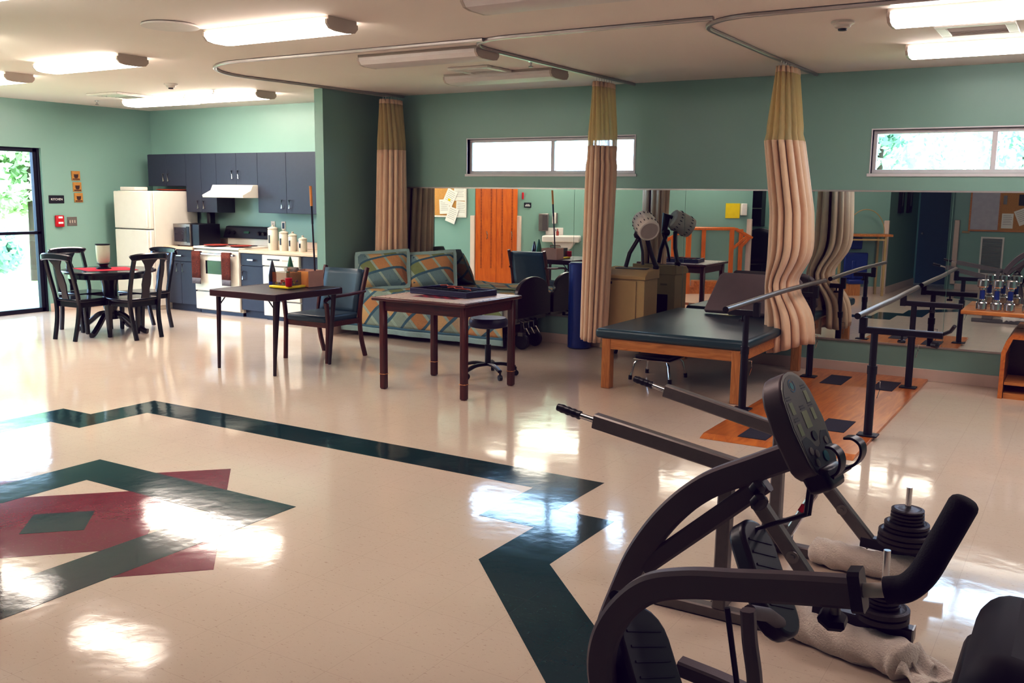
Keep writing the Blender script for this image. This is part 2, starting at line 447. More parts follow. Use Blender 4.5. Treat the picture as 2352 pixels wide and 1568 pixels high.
wseg('wall_officeside', (-4.58,.6), (-4.6,2.2)); wseg('wall_officeend', (-6.2,.6),(-6.15,2.9))
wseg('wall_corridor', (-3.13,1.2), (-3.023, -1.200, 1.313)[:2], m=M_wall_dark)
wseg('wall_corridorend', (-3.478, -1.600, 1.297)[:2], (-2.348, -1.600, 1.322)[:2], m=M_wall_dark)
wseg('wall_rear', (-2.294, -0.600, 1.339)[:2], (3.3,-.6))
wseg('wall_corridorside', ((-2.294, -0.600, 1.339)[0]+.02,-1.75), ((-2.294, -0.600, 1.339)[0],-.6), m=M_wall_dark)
wseg('wall_outerleft', (-12.5,-3.1), (3.3,-3.1)); 

# vinyl baseboards
def bb(name, p, q, h=.11):
    p = Vector((p[0], p[1], 0)); q = Vector((q[0], q[1], 0)); d = (q-p).normalized(); n = Vector((-d.y, d.x, 0)) * .008
    vs = [p+n, q+n, q-n, p-n]
    return struct(MB().prism([(v.x, v.y) for v in vs], 0, h).build(name, M_base, bevel=.003, smooth=0))
bb('baseboard_back', (-7.73,YB-.004), (3.2,YB-.004)); bb('baseboard_left', (XL+.004,DY1), (XL+.004,YK))
bb('baseboard_partition', (-7.73+.004,8.47), (-7.73+.004,YB)); bb('baseboard_partition_end', (-7.868,8.466), (-7.722,8.466))
bb('baseboard_rear', (-2.2,-.6+.004), (3.2,-.6+.004)); bb('baseboard_hoop', (Dd0[0],Dd0[1]+.008), (Dd1[0]+.006,Dd1[1]+.006), .13)
bb('baseboard_stairs', (C0[0],C0[1]+.008), (C1[0]+.006,C1[1]+.006), .2); bb('baseboard_sink', (L1_[0],L1_[1]+.01), (B1[0],B1[1]+.008))
bb('baseboard_corridor', (Dd1[0]+.01,Dd1[1]), ((-3.023, -1.200, 1.313)[0]+.008,-1.2), .13)
# beige corner guards up to shoulder height
def guard(n, p):
    struct(MB().box((p[0]-.045,p[1]-.03,.1),(p[0]+.045,p[1]+.03,1.3)).build('trim_%d' % n, M_guard, bevel=.01, smooth=0))
guard(10, (A1[0]-.03,A1[1]+.02)); guard(11, (L1_[0]+.03,L1_[1]+.0)); guard(12, (C0[0]+.02,C0[1]+.0)); guard(13, (C1[0]-.03,C1[1]+.02)); guard(14, (Dd1[0]-.03,Dd1[1]+.02)); guard(15, (-2.230, -0.560, 1.341))

# high windows
def hwin(name, w, mull):
    x0, x1, z0, z1 = w; fr = MB(); y0, y1 = YB+.045, YB+.10; t = .035
    fr.box((x0,y0,z0),(x1,y1,z0+t)).box((x0,y0,z1-t),(x1,y1,z1)).box((x0,y0,z0+t),(x0+t,y1,z1-t)).box((x1-t,y0,z0+t),(x1,y1,z1-t)).box((mull-.022,y0,z0+t),(mull+.022,y1,z1-t))
    f = struct(fr.build(name, M_winframe, bevel=.003))
    mb = MB().box((x0-.03,YB-.012,z0-.03),(x1+.03,YB+.05,z0-.002)).box((x0-.012,YB-.006,z0),(x0,YB+.05,z1)).box((x1,YB-.006,z0),(x1+.012,YB+.05,z1)).box((x0-.012,YB-.006,z1),(x1+.012,YB+.05,z1+.012))
    c = mb.build('window_sill', M_winframe); c.parent = f; c.location -= f.location
    for a, b in ((x0+t,mull-.022),(mull+.022,x1-t)):
        p = MB().box((a,YB+.07,z0+t),(b,YB+.076,z1-t)).build('pane', M_glass, smooth=0); p.parent = f; p.location -= f.location
hwin('window_1', WA, -5.33); hwin('window_2', WB, -.84)

# big glazed door in the left wall
t = .055; x0, x1 = XL-.13, XL-.06
fr = MB(); fr.box((x0,DY0,0),(x1,DY0+t,DZ)).box((x0,DY1-t-.03,0),(x1,DY1-.03,DZ)).box((x0,DY0,DZ-t),(x1,DY1,DZ)).box((x0,DY0,0),(x1,DY1,.06))
fr.box((x0,DY0,1.075),(x1,DY1-.03,1.115)).box((x0,(DY0+DY1)/2-.03,0),(x1,(DY0+DY1)/2+.03,DZ))
fr.box((XL-.15,DY1-.03,0),(x1+.02,DY1,DZ))
f = struct(fr.build('door_1', M_darkframe, bevel=.004))
ym = (DY0+DY1)/2
for a, b in ((DY0+t,ym-.03),(ym+.03,DY1-t-.03)):
    for c, d in ((.06,1.075),(1.115,DZ-t)):
        p = MB().box((XL-.1,a,c),(XL-.094,b,d)).build('pane', M_glass, smooth=0); p.parent = f; p.location -= f.location

# ---------------------------------------------------------------- outdoors
def leafmat(name, a, b):
    t = NT(name); ns = t.n('TexNoise', i_Scale=1.5, i_Detail=4); t.l(t.coord(), ns.inputs['Vector'])
    cc = t.mix(ns.outputs['Fac'], lin(a), lin(b)); t.l(cc, t.b.inputs['Base Color']); t.b.inputs['Roughness'].default_value = .7
    tr = t.n('BsdfTranslucent'); t.l(cc, tr.inputs[0]); mx = t.n('MixShader', i_0=.5); t.l(t.b.outputs[0], mx.inputs[1]); t.l(tr.outputs[0], mx.inputs[2]); t.l(mx.outputs[0], t.out.inputs[0])
    return t.m
M_leaf = leafmat('foliage_green', '#A4C088', '#E6EDC8'); M_leaf2 = leafmat('foliage_pale', '#8DB39A', '#DCE9DA')
M_grass = leafmat('lawn', '#9DAE6A', '#C9CF98'); M_bark = mat('bark', '#4a3a2a', .9)
struct(MB().box((-60,-40,-.3),(40,60,-.12)).build('ground', M_grass, smooth=0))
def tree(x, y, z, r, label, m, n=2600, cat='tree', name='leafy_tree', grp=None):
    rt = thing(name, label, cat, (x, y, -.12), 0, grp)
    mb = MB(); rnd = random.Random(int(x*7+y*13))
    blobs = [(Vector((x,y,z)) + Vector((rnd.uniform(-1,1),rnd.uniform(-1,1),rnd.uniform(-.8,.8)))*r*.6, r*rnd.uniform(.35,.6)) for _ in range(9)]
    for i in range(n):
        c, rr = rnd.choice(blobs); d = Vector((rnd.gauss(0,1),rnd.gauss(0,1),rnd.gauss(0,1))).normalized()
        p = c + d*rr*rnd.uniform(.75,1.05); s_ = rnd.uniform(.05,.13)
        u = Vector((rnd.gauss(0,1),rnd.gauss(0,1),rnd.gauss(0,1))).normalized(); v = d.cross(u).normalized()
        if p.z < .0: continue
        mb.add([p-u*s_, p+v*s_*.5, p+u*s_, p-v*s_*.5], [(0,1,2,3)])
    mb.build('foliage', m, rt, smooth=0, fix=False)
    MB().cyl((x,y,-.12),(x,y,z), .12*r/1.5, .05).build('trunk', M_bark, rt)
    return rt
tree(-18.0,11.3,2.2,1.3,'green leafy tree outside the glazed door, in front of the others',M_leaf, 5200)
tree(-22.5,12.2,2.6,2.2,'tall bright green tree further back outside the glazed door',M_leaf, 6200)
tree(-17.2,9.6,.5,.8,'low pale bush on the lawn outside the glazed door',M_leaf2, 2600, 'bush', 'leafy_bush')
tree(-3.1,16.5,2.8,1.4,'pale leafy tree outside the right high window',M_leaf2, 4500)
tree(-1.2,20.0,3.1,1.6,'pale tree outside behind the mullion of the right high window',M_leaf2, 4200)

w = bpy.data.worlds.new('World'); S.world = w; w.use_nodes = True
bg = w.node_tree.nodes['Background']; bg.inputs[0].default_value = (.50,.73,1,1); bg.inputs[1].default_value = 8.0

# ---------------------------------------------------------------- ceiling fittings
def fixture(name, label, cx, cy, on, ln=1.24, wd=.34, em=None):
    r = thing(name, label, 'ceiling light', (cx, cy, ZC-.1), 0)
    h = ln/2; a = wd/2
    MB().box((cx-h,cy-a+.01,ZC-.024),(cx+h,cy+a-.01,ZC-.001)).build('housing', M_fixture, r, smooth=0)
    prof = [(-a,.068),(-a,.040),(-a+.03,.010),(-a+.09,0),(a-.09,0),(a-.03,.010),(a,.040),(a,.068)]
    mb = MB().prism(prof, cx-h+.018, cx+h-.018, lambda p, q, z: (z, cy+p, ZC-.092+q))
    m = M_lens_off if not on else em
    mb.build('diffuser', m, r)
    for s in (-1, 1):
        x = cx + s*h
        MB().prism([(p*1.02, q-.001) for p, q in prof], min(x, x-s*.02), max(x, x-s*.02), lambda p, q, z: (z, cy+p, ZC-.091+q)).build('end_cap', M_fixture, r)
    return r
def lens(n, e, c='#FFF3E2'):
    t = NT(n); t.b.inputs['Base Color'].default_value = (.8,.78,.75,1)
    t.b.inputs['Emission Color'].default_value = lin(c); t.b.inputs['Emission Strength'].default_value = e; return t.m
LK = lens('lit_lens_kitchen', 19); LM = lens('lit_lens_room', 7.5); LR = lens('lit_lens_right', 7, '#FFF8EE')
fixture('ceiling_light', 'lit boxy ceiling light nearest the round ceiling speaker', -5.14, 5.18, 1, 1.22, .31, LM)
fixture('ceiling_light', 'lit boxy ceiling light in front of the square air vent by the left wall', -8.02, 5.68, 1, 1.24, .32, LM)
fixture('ceiling_light', 'lit ceiling light of the kitchen pair, the one nearer the left wall', -10.46, 8.46, 1, 1.26, .32, LK)
fixture('ceiling_light', 'lit ceiling light of the kitchen pair, the one nearer the partition wall', -9.18, 8.40, 1, 1.26, .32, LK)
fixture('ceiling_light', 'lit ceiling light whose end just shows at the left edge of the ceiling', -10.24, 6.0, 1, 1.24, .32, LM)
fixture('ceiling_light', 'unlit ceiling light hanging between the first curtain track and the small vent', -4.98, 6.75, 0)
fixture('ceiling_light', 'unlit ceiling light nearest the back wall beyond the small vent', -5.1, 8.2, 0)
fixture('ceiling_light', 'large unlit ceiling light at the top edge, nearest the viewer', -2.65, 5.02, 0, 1.36, .34)
fixture('ceiling_light', 'lit ceiling light between the smoke detector and the large vent', -.58, 6.68, 1, 1.32, .32, LR)
fixture('ceiling_light', 'lit ceiling light nearest the back wall above the right high window', -.72, 8.22, 1, 1.32, .32, LR)
LB = lens('fill_lens_left', 28)  # lenses of unseen ceiling lights added to fill the room and floor
LN = lens('fill_lens_near', 10)
LC = lens('fill_lens_right_row', 10, '#FFF8EE')
for nm, fx_, fy_b, m_ in (('by the right wall in the middle row',1.6,5.0,LC),('by the right wall near the back wall',1.7,7.6,LC),('in the row by the notice board wall',-8.2,4.15,LB),('near the orange cupboard',-11.2,5.3,LB),('over the floor medallion',-5.6,3.3,LN),('over the floor border',-2.5,3.1,LN)):
    fixture('ceiling_light', 'added fill light on the ceiling, out of view '+nm, fx_, fy_b, 1, 1.32, .32, m_)
fixture('ceiling_light', 'lit ceiling light inside the office', -5.2, 1.2, 1, 1.0, .3, lens('lit_lens_office', 14))
fixture('ceiling_light', 'lit ceiling light inside the bright nook', -6.8, 2.5, 1, .6, .3, lens('lit_lens_nook', 14))
def vent(name, label, cx, cy, s):
    r = thing(name, label, 'air vent', (cx, cy, ZC-.03), 0); a = s/2; b = a*.72
    mb = MB()
    for (p, q2) in (((-a,-a),(a,-b)),((-a,b),(a,a)),((-a,-b),(-b,b)),((b,-b),(a,b))): mb.box((cx+p[0],cy+p[1],ZC-.025),(cx+q2[0],cy+q2[1],ZC-.001))
    mb.build('frame', M_whitep, r, bevel=.006)
    MB().box((cx-b,cy-b,ZC-.004),(cx+b,cy+b,ZC-.0005)).build('duct', M_black, r, smooth=0)
    n = 7
    mb = MB()
    for i in range(n):
        y = cy - b + (i+.5)*2*b/n
        mb.box((cx-b,y-.003,ZC-.022),(cx+b,y+.003,ZC-.006), Matrix.Rotation(math.radians(38 if i < n/2 else -38),3,'X'))
    mb.build('louvers', M_whitep, r, smooth=0); return r
vent('ceiling_vent', 'square louvred ceiling air vent above the dining table', -10.6, 7.95, .6)
vent('ceiling_vent', 'small louvred ceiling vent between the two unlit lights', -5.15, 8.0-.35+.2, .46)
vent('ceiling_vent', 'large louvred ceiling vent between the two lit lights at the right', -.82, 7.5, .5)
MB().lathe([(.2,0),(.2,.012),(.18,.018),(0.001,.018)][::-1], (-5.8,4.78,ZC-.019)).build('ceiling_speaker', M_whitep)
r = bpy.data.objects['ceiling_speaker']; tag(r, 'round flush ceiling speaker grille near the lit ceiling light', 'speaker')
def detector(name, label, x, y):
    r = thing(name, label, 'smoke detector', (x,y,ZC-.06))
    MB().lathe([(.075,.06),(.075,.045),(.055,.035),(.05,.02),(.03,.012)], (x,y,ZC-.061)).build('housing', M_whitep, r)
    MB().lathe([(.03,.012),(.028,0),(.001,0)], (x,y,ZC-.061)).build('sensor', M_black, r)
detector('smoke_detector', 'round white smoke detector beside the lit light at right', -1.58, 6.85)
detector('smoke_detector', 'round white smoke detector near the kitchen vent', -8.95, 7.35)
def sprinkler(label, x, y):
    r = thing('sprinkler_head', label, 'sprinkler', (x,y,ZC-.05))
    MB().lathe([(.03,.05),(.03,.044),(.01,.042),(.008,.015),(.012,.008)], (x,y,ZC-.051)).build('fitting', M_chrome, r)
    MB().cyl((x,y,ZC-.051),(x,y,ZC-.046),.022,seg=14).build('deflector', M_steel, r)
sprinkler('small ceiling sprinkler head near the middle curtain track', -4.45, 7.6)
sprinkler('small ceiling sprinkler head near the kitchen partition', -9.0, 8.0)
sprinkler('small ceiling sprinkler head close to the kitchen left wall', -11.6, 8.3)

# ---------------------------------------------------------------- cubicle curtain tracks
def track(label, pts):
    o = MB().rtube(pts, .034, .026).build('curtain_track', M_alu); tag(o, label, 'curtain track'); return o
zt = ZC-.014
def bend(c, r, a0, a1): return [(c[0]+r*math.cos(math.radians(a0+(a1-a0)*i/12)), c[1]+r*math.sin(math.radians(a0+(a1-a0)*i/12)), zt) for i in range(13)]
track('bent ceiling curtain track around the bed by the partition wall', [(-7.4,9.55,zt),(-7.52,8.6,zt)] + bend((-6.75,7.2),.88,180,270) + [(-5.5,6.32,zt),(-4.12,6.31,zt)])
track('bent ceiling curtain track holding the middle curtain', [(-4.32,9.55,zt),(-4.36,8.2,zt)] + bend((-3.9,6.75),.46,180,270) + [(-2.28,6.27,zt)])
track('bent ceiling curtain track holding the curtain by the parallel bars', [(-2.42,9.55,zt),(-2.45,8.2,zt)] + bend((-2.0,6.72),.45,180,270) + [(-1.2,6.27,zt),(.9,6.27,zt)])

# ---------------------------------------------------------------- wall mirrors
xs = [-7.65,-6.34,-5.01,-3.70,-2.38,-1.13,.2]
labs = ['leftmost wall mirror panel, behind the pillows and first curtain','wall mirror panel showing the orange locker doors, above the bed','wall mirror panel behind the middle curtain and blue roll',
        'wall mirror panel behind the padded treatment table','wall mirror panel reflecting the parallel bars','wall mirror panel behind the dumbbell rack']
for i in range(6):
    tag(MB().box((xs[i]+.002,YB-.008,.325),(xs[i+1]-.002,YB-.0005,1.755)).build('wall_mirror', M_mirror, smooth=0), labs[i], 'mirror')
tag(MB().box((-7.66,YB-.014,1.752),(.21,YB-.0005,1.768)).build('mirror_top_channel', M_alu, smooth=0), 'thin metal channel along the top of the wall mirrors', 'trim')
tag(MB().box((-7.66,YB-.014,.312),(.21,YB-.0005,.328)).build('mirror_bottom_channel', M_alu, smooth=0), 'thin metal channel along the bottom of the wall mirrors', 'trim')

# ---------------------------------------------------------------- camera
cd = bpy.data.cameras.new('camera'); cam = bpy.data.objects.new('camera', cd); COL.objects.link(cam); S.camera = cam
cd.sensor_width = 36; cd.lens = 2188.17 * 36 / 2352; cd.clip_start = .05; cd.clip_end = 300
r_, u_, f_ = Vector((0.85376,0.52055,0.01087)), Vector((-0.08907,0.12545,0.98809)), Vector((-0.51299,0.84456,-0.15347))
cam.matrix_world = Matrix((( r_.x, u_.x, -f_.x, 0), (r_.y, u_.y, -f_.y, 0), (r_.z, u_.z, -f_.z, 1.70), (0,0,0,1)))
cd.dof.use_dof = False
S.view_settings.view_transform = 'Standard'; S.view_settings.look = 'None'; S.view_settings.exposure = 1.05
S.cycles.use_denoising = True; S.cycles.max_bounces = 8; S.cycles.diffuse_bounces = 4; S.cycles.glossy_bounces = 5
S.cycles.transparent_max_bounces = 12; S.cycles.sample_clamp_indirect = 4
for nm, loc, rot, sx, sy in (('portal_door', (XL-.2,(DY0+DY1)/2,DZ/2), (0,-PI/2,0), DZ, DY1-DY0), ('portal_window', ((WA[0]+WA[1])/2,YB+.16,2.12), (-PI/2,0,0), 2.16, .4), ('portal_window', ((WB[0]+WB[1])/2,YB+.16,2.12), (-PI/2,0,0), 2.16, .4)):
    L = bpy.data.lights.new(nm, 'AREA'); L.shape = 'RECTANGLE'; L.size = sx; L.size_y = sy; L.cycles.is_portal = True
    lo = bpy.data.objects.new(nm, L); COL.objects.link(lo); lo.location = loc; lo.rotation_euler = rot
# photographic tone: slightly deeper shadows with a violet lift
vs = S.view_settings; vs.use_curve_mapping = True; cm = vs.curve_mapping
def setc(i, pts):
    c = cm.curves[i]
    for k, (x, y) in enumerate(pts):
        if k < 1: c.points[0].location = (x, y)
        elif k == len(pts)-1: c.points[-1].location = (x, y)
        else: c.points.new(x, y)
setc(3, [(0,0),(.05,.032),(.2,.185),(.5,.53),(1,1)])
setc(0, [(0,.0015),(.15,.153),(1,1)]); setc(1, [(0,0),(.15,.147),(1,.99)]); setc(2, [(0,.005),(.15,.162),(1,1)])
cm.update()

# ================================================================ KITCHEN
def pull(par, p, q, m=M_chrome, r=.0085, out=(0,-.028,0)):
    p = Vector(p); q = Vector(q); o = Vector(out)
    return MB().tube([p, p+o, q+o, q], r, 8).build('handle', m, par)
def cabinet(name, label, x0, x1, z0, z1, yf, yb, doors, drawer=False, hz=None, toe=False, seam=.004):
    """slab-fronted cabinet unit; doors = list of (xa, xb, handle x or None)"""
    r = thing(name, label, 'cabinet', ((x0+x1)/2, (yf+yb)/2, z0))
    body = MB().box((x0+.001, yf+.02, z0+(.1 if toe else 0)), (x1-.001, yb, z1))
    if toe: body.box((x0+.001, yf+.07, z0), (x1-.001, yb, z0+.1))
    body.build('carcass', M_cab, r, smooth=0)
    zt = z1-.005; zb = z0+(.1 if toe else 0)+.003
    if drawer:
        zd = z1-.17
        d = MB().box((x0+seam, yf, zd+.004), (x1-seam, yf+.019, zt)).build('drawer', M_cab, r, bevel=.002, smooth=0)
        c = (x0+x1)/2; h = pull(r, (c-.05,yf,(zd+zt)/2), (c+.05,yf,(zd+zt)/2)); h.parent = d
        zt = zd-.004
    for a, b, hx in doors:
        d = MB().box((a+seam*.6, yf, zb), (b-seam*.6, yf+.019, zt)).build('door', M_cab, r, bevel=.002, smooth=0)
        if hx is not None:
            h = pull(r, (hx,yf,hz), (hx,yf,hz+.11)); h.parent = d
    return r
UF, UB = 9.42, 9.748        # upper cabinets
K = 1.008
cabinet('wall_cabinet', 'slate double door wall cabinet above the refrigerator', -12.06, -11.24, 1.75, 2.21, UF, UB, [(-12.06,-11.65,-11.70),(-11.65,-11.24,-11.60)], hz=1.82)
cabinet('wall_cabinet', 'tall slate wall cabinet between the refrigerator and the range hood', -11.24, -10.61, 1.385, 2.21, UF, UB, [(-11.24,-10.92,-10.98),(-10.92,-10.61,-10.86)], hz=1.44)
cabinet('wall_cabinet', 'short slate wall cabinet directly above the white range hood', -10.61, -9.80, 1.775, 2.21, UF, UB, [(-10.61,-10.21,-10.27),(-10.21,-9.80,-10.15)], hz=1.86)
cabinet('wall_cabinet', 'widest slate wall cabinet right of the range hood, above the canisters', -9.80, -8.72, 1.40, 2.21, UF, UB, [(-9.80,-9.27,-9.34),(-9.27,-8.72,-9.20)], hz=1.47)
cabinet('wall_cabinet', 'slate wall cabinet with no visible handle beside the partition wall', -8.72, -7.87, 1.40, 2.21, UF, UB, [(-8.72,-8.0,None)])
# hood
r = thing('range_hood', 'white range hood under the short slate cabinet', 'range hood', (-10.2,9.3,1.6))
MB().prism([(9.745,1.60),(9.16,1.60),(9.15,1.635),(9.22,1.665),(9.30,1.70),(9.34,1.774),(9.745,1.774)], -10.60, -9.81, lambda a,b,z: (z,a,b)).build('canopy', M_white, r, bevel=.004)
MB().box((-10.32,9.325,1.725),(-10.09,9.33,1.745), Matrix.Rotation(math.radians(-25),3,'X')).build('control_strip', M_steel, r)
# fridge
r = thing('refrigerator', 'white top freezer refrigerator in the kitchen corner', 'refrigerator', (-11.68,9.05,0))
fx0, fx1, fy = -12.10, -11.32, 8.84
MB().box((fx0,fy+.07,.06),(fx1,9.68,1.68)).box((fx0+.03,fy+.1,.0),(fx1-.03,9.6,.06)).build('cabinet', M_white, r, bevel=.008)
MB().box((fx0+.01,fy+.06,.02),(fx1-.01,fy+.1,.075)).build('toe_grille', M_black, r, smooth=0)
d = MB().box((fx0,fy,.09),(fx1,fy+.065,1.135)).build('lower_door', M_white, r, bevel=.012)
h = MB().box((fx1-.06,fy-.03,.72),(fx1-.035,fy-.002,1.12)).build('handle', M_whitep, r, bevel=.006); h.parent = d
d = MB().box((fx0,fy,1.15),(fx1,fy+.065,1.675)).build('freezer_door', M_white, r, bevel=.012)
h = MB().box((fx1-.06,fy-.03,1.17),(fx1-.035,fy-.002,1.42)).build('handle', M_whitep, r, bevel=.006); h.parent = d
r = MB().box((-12.05,8.92,1.682),(-11.72,9.14,1.735)).build('paper_box', M_whitep, bevel=.01); tag(r, 'flat white package lying on top of the refrigerator', 'package')
r = MB().lathe([(.02,0),(.19,.004),(.24,.02),(.235,.024),(.19,.01),(.001,.008)], (-11.56,9.45,1.682)).build('orange_tray', mat('orange_lacquer','#A8481E',.4)); tag(r, 'shallow orange tray lying on top of the refrigerator', 'tray')

# base cabinets, range, dishwasher
BF = 9.07
cabinet('base_cabinet', 'slate base cabinet under the microwave, left of the stove', -11.30, -10.70, 0, .872, BF, YK-.002, [(-11.30,-11.0,-11.06),(-11.0,-10.70,-10.94)], True, .56, True)
cabinet('base_cabinet', 'slate base cabinet between the stove and the dishwasher', -9.80, -9.38, 0, .872, BF, YK-.002, [(-9.80,-9.38,-9.74)], True, .52, True)
cabinet('base_cabinet', 'slate base cabinet beside the partition wall, right of the dishwasher', -8.70, -7.87, 0, .872, BF, YK-.002, [(-8.70,-8.28,-8.34),(-8.28,-7.87,None)], True, .56, True)
def counter(label, x0, x1):
    r = thing('countertop', label, 'countertop', ((x0+x1)/2,9.4,.872))
    MB().box((x0,BF-.035,.873),(x1,YK-.02,.912)).build('worktop', M_counter, r, bevel=.006)
    MB().box((x0,YK-.022,.912),(x1,YK-.001,1.01)).build('backsplash', M_counter, r, bevel=.004)
counter('beige laminate countertop left of the stove', -11.31, -10.702); counter('long beige laminate countertop right of the stove', -9.798, -7.87)
r = thing('kitchen_range', 'white electric stove with black control panel', 'stove', (-10.25,9.4,0))
sx0, sx1 = -10.697, -9.803
MB().box((sx0,BF+.02,.05),(sx1,YK-.03,.9)).build('body', M_white, r, bevel=.006)
MB().box((sx0+.03,BF+.05,0),(sx1-.03,YK-.1,.05)).build('plinth', M_black, r, smooth=0)
MB().box((sx0-.002,BF-.03,.9),(sx1+.002,YK-.03,.935)).build('cooktop', M_white, r, bevel=.01)
d = MB().box((sx0+.01,BF-.025,.32),(sx1-.01,BF+.018,.885)).build('oven_door', M_white, r, bevel=.01)
w_ = MB().box((-10.46,BF-.028,.56),(-10.02,BF-.02,.745)).build('oven_window', mat('oven_glass','#0A0F18',.1,coat=.5), r, bevel=.004); w_.parent = d
h = MB().tube([(sx0+.06,BF-.02,.83),(sx0+.06,BF-.07,.835),(sx1-.06,BF-.07,.835),(sx1-.06,BF-.02,.83)], .012, 10).build('handle', M_chrome, r); h.parent = d
MB().box((sx0+.01,BF-.02,.06),(sx1-.01,BF+.018,.305)).build('drawer', M_white, r, bevel=.01)
MB().box((sx0+.02,YK-.1,.935),(sx1-.02,YK-.03,1.06)).build('back_guard', M_white, r, bevel=.006)
c = MB().prism([(YK-.16,1.03),(YK-.10,1.19),(YK-.03,1.20),(YK-.03,1.03)], sx0-.01, sx1+.01, lambda a,b,z: (z,a,b)).build('control_panel', M_black, r, bevel=.01)
for kx in (-10.60,-10.50,-10.0,-9.9):
    k_ = MB().cyl((kx,YK-.13,1.11),(kx,YK-.165,1.10),.028,.022,16).build('knob', M_black, r); k_.parent = c
k_ = MB().box((-10.30,YK-.142,1.10),(-10.2,YK-.13,1.13), Matrix.Rotation(math.radians(-20),3,'X')).build('clock_display', mat('green_display','#0b3a20',.3,emit=.4), r); k_.parent = c
for i, (ax, ay) in enumerate(((-10.45,9.25),(-10.05,9.25),(-10.45,9.5),(-10.05,9.5))):
    MB().lathe([(.09,0),(.09,.008),(.06,.01),(.001,.01)], (ax,ay,.935)).build('burner', M_black, r)
M_terra = mat('terracotta_mat', '#8C3B2A', .7)
tag(MB().lathe([(.14,0),(.17,.01),(.168,.013),(.001,.006)], (-10.35,9.15,.9475)).build('spoon_plate', M_terra), 'reddish round dish lying on the stove front', 'dish')
tag(MB().lathe([(.12,0),(.15,.01),(.148,.013),(.001,.006)], (-9.93,9.20,.9475)).build('spoon_plate', M_terra), 'reddish round dish on the stove beside the canisters', 'dish')
M_batik = mat('brown_patterned_towel', '#5B2A18', .9, var=.45, nscale=45, bump=.3)
M_batik2 = mat('towel_grey_border', '#6C6A6E', .9, var=.2, nscale=40)
def dtowel(label, x):
    r = thing('dish_towel', label, 'dish towel', (x,BF-.09,.4)); ys = BF-.088
    f = lambda u, z: (x-.08+.16*u, ys-.004-.005*math.sin(u*9), z)
    pth = [(ys,.0)]
    MB().grid(lambda u,v: (x-.085+.17*u, ys-.003*math.sin(u*11)-.002, .50+.355*v), 9, 6).build('towel_body', M_batik, r, solid=.006)
    MB().grid(lambda u,v: (x-.085+.17*u, ys-.003*math.sin(u*11)-.002, .42+.08*v), 9, 3).build('towel_border', M_batik2, r, solid=.006)
    MB().grid(lambda u,v: (x-.085+.17*u, BF-.07-.018*math.cos(PI*v), .853+.014*math.sin(PI*v)), 5, 7).build('towel_fold', M_batik, r, solid=.005)
dtowel('brown patterned dish towel on the left end of the oven handle', -10.58); dtowel('brown patterned dish towel on the right end of the oven handle', -9.99)
r = thing('dishwasher', 'white dishwasher built in under the countertop', 'dishwasher', (-9.04,9.4,0))
MB().box((-9.374,BF+.02,.1),(-8.706,YK-.05,.87)).build('body', M_white, r, smooth=0)
MB().box((-9.36,BF+.03,0),(-8.72,BF+.3,.1)).build('toe_kick', M_black, r, smooth=0)
MB().box((-9.37,BF-.02,.27),(-8.71,BF+.018,.715)).build('door', M_white, r, bevel=.008)
MB().box((-9.37,BF-.015,.06),(-8.71,BF+.018,.255)).build('lower_panel', M_white, r, bevel=.006)
c = MB().box((-9.37,BF-.03,.725),(-8.71,BF+.018,.868)).build('control_panel', M_white, r, bevel=.01)
k_ = MB().box((-9.27,BF-.034,.80),(-9.05,BF-.029,.815)).build('vent_slot', M_black, r, smooth=0); k_.parent = c
k_ = MB().box((-9.0,BF-.034,.795),(-8.8,BF-.029,.81)).build('handle', M_fixture, r, smooth=0); k_.parent = c
# microwave
r = thing('microwave', 'black microwave with steel front on the countertop', 'microwave', (-10.98,9.3,.912))
MB().box((-11.22,9.17,.925),(-10.712,9.55,1.225)).build('case', M_black, r, bevel=.006)
MB().box((-11.22,9.145,.925),(-10.87,9.17,1.225)).build('front_frame', M_steel, r, bevel=.003)
MB().box((-11.195,9.140,.975),(-10.95,9.147,1.175)).build('door_window', mat('smoked_glass','#26242E',.15), r)
MB().box((-10.94,9.140,.965),(-10.88,9.147,1.19)).build('keypad', M_black, r)
for fx in (-11.18,-10.76): MB().cyl((fx,9.2,.912),(fx,9.2,.926),.015,seg=10).build('foot', M_black, r)
tag(MB().box((-11.04,9.6,.913),(-10.97,9.7,1.38)).build('shadow_gap_block', M_black, bevel=.01), 'tall narrow black block standing in for the shadowed gap behind the microwave', 'shadow gap')  # solid black block paints the dark gap behind the microwave
# canisters
M_canister = mat('canister_ceramic', '#C9C2B4', .25, coat=.3)
for i, (cxx, hh, rr, lb) in enumerate(((-9.44,.27,.068,'tallest white canister, next to the stove'),(-9.24,.22,.062,'second tallest white canister in the row of four'),(-9.08,.19,.058,'third white canister in the descending row'),(-8.90,.145,.056,'shortest white canister at the end of the row'))):
    r = thing('canister', lb, 'canister', (cxx,9.32,.912), 0, 'descending kitchen canisters')
    MB().lathe([(rr*.95,0),(rr,.01),(rr,hh),(rr*.9,hh+.01),(.001,hh+.01)], (cxx,9.32,.912)).build('jar', M_canister, r)
    MB().lathe([(rr*1.02,0),(rr*1.02,.015),(rr*.5,.03),(.012,.035),(.018,.055),(.001,.06)], (cxx,9.32,.922+hh)).build('lid', M_canister, r)
    MB().box((cxx-.012,9.32-rr-.003,.912+hh*.35),(cxx+.012,9.32-rr+.006,.912+hh*.75)).build('label_strip', M_black, r)
tag(MB().box((-8.66,9.55,.913),(-8.45,9.7,1.06)).build('knife_block', M_counter, bevel=.01), 'small beige box standing on the counter by the partition', 'box')
tag(MB().lathe([(.01,0),(.10,.003),(.12,.01),(.001,.006)], (-8.25,9.2,.913)).build('small_plate', M_terra), 'small reddish plate on the counter by the partition wall', 'plate')
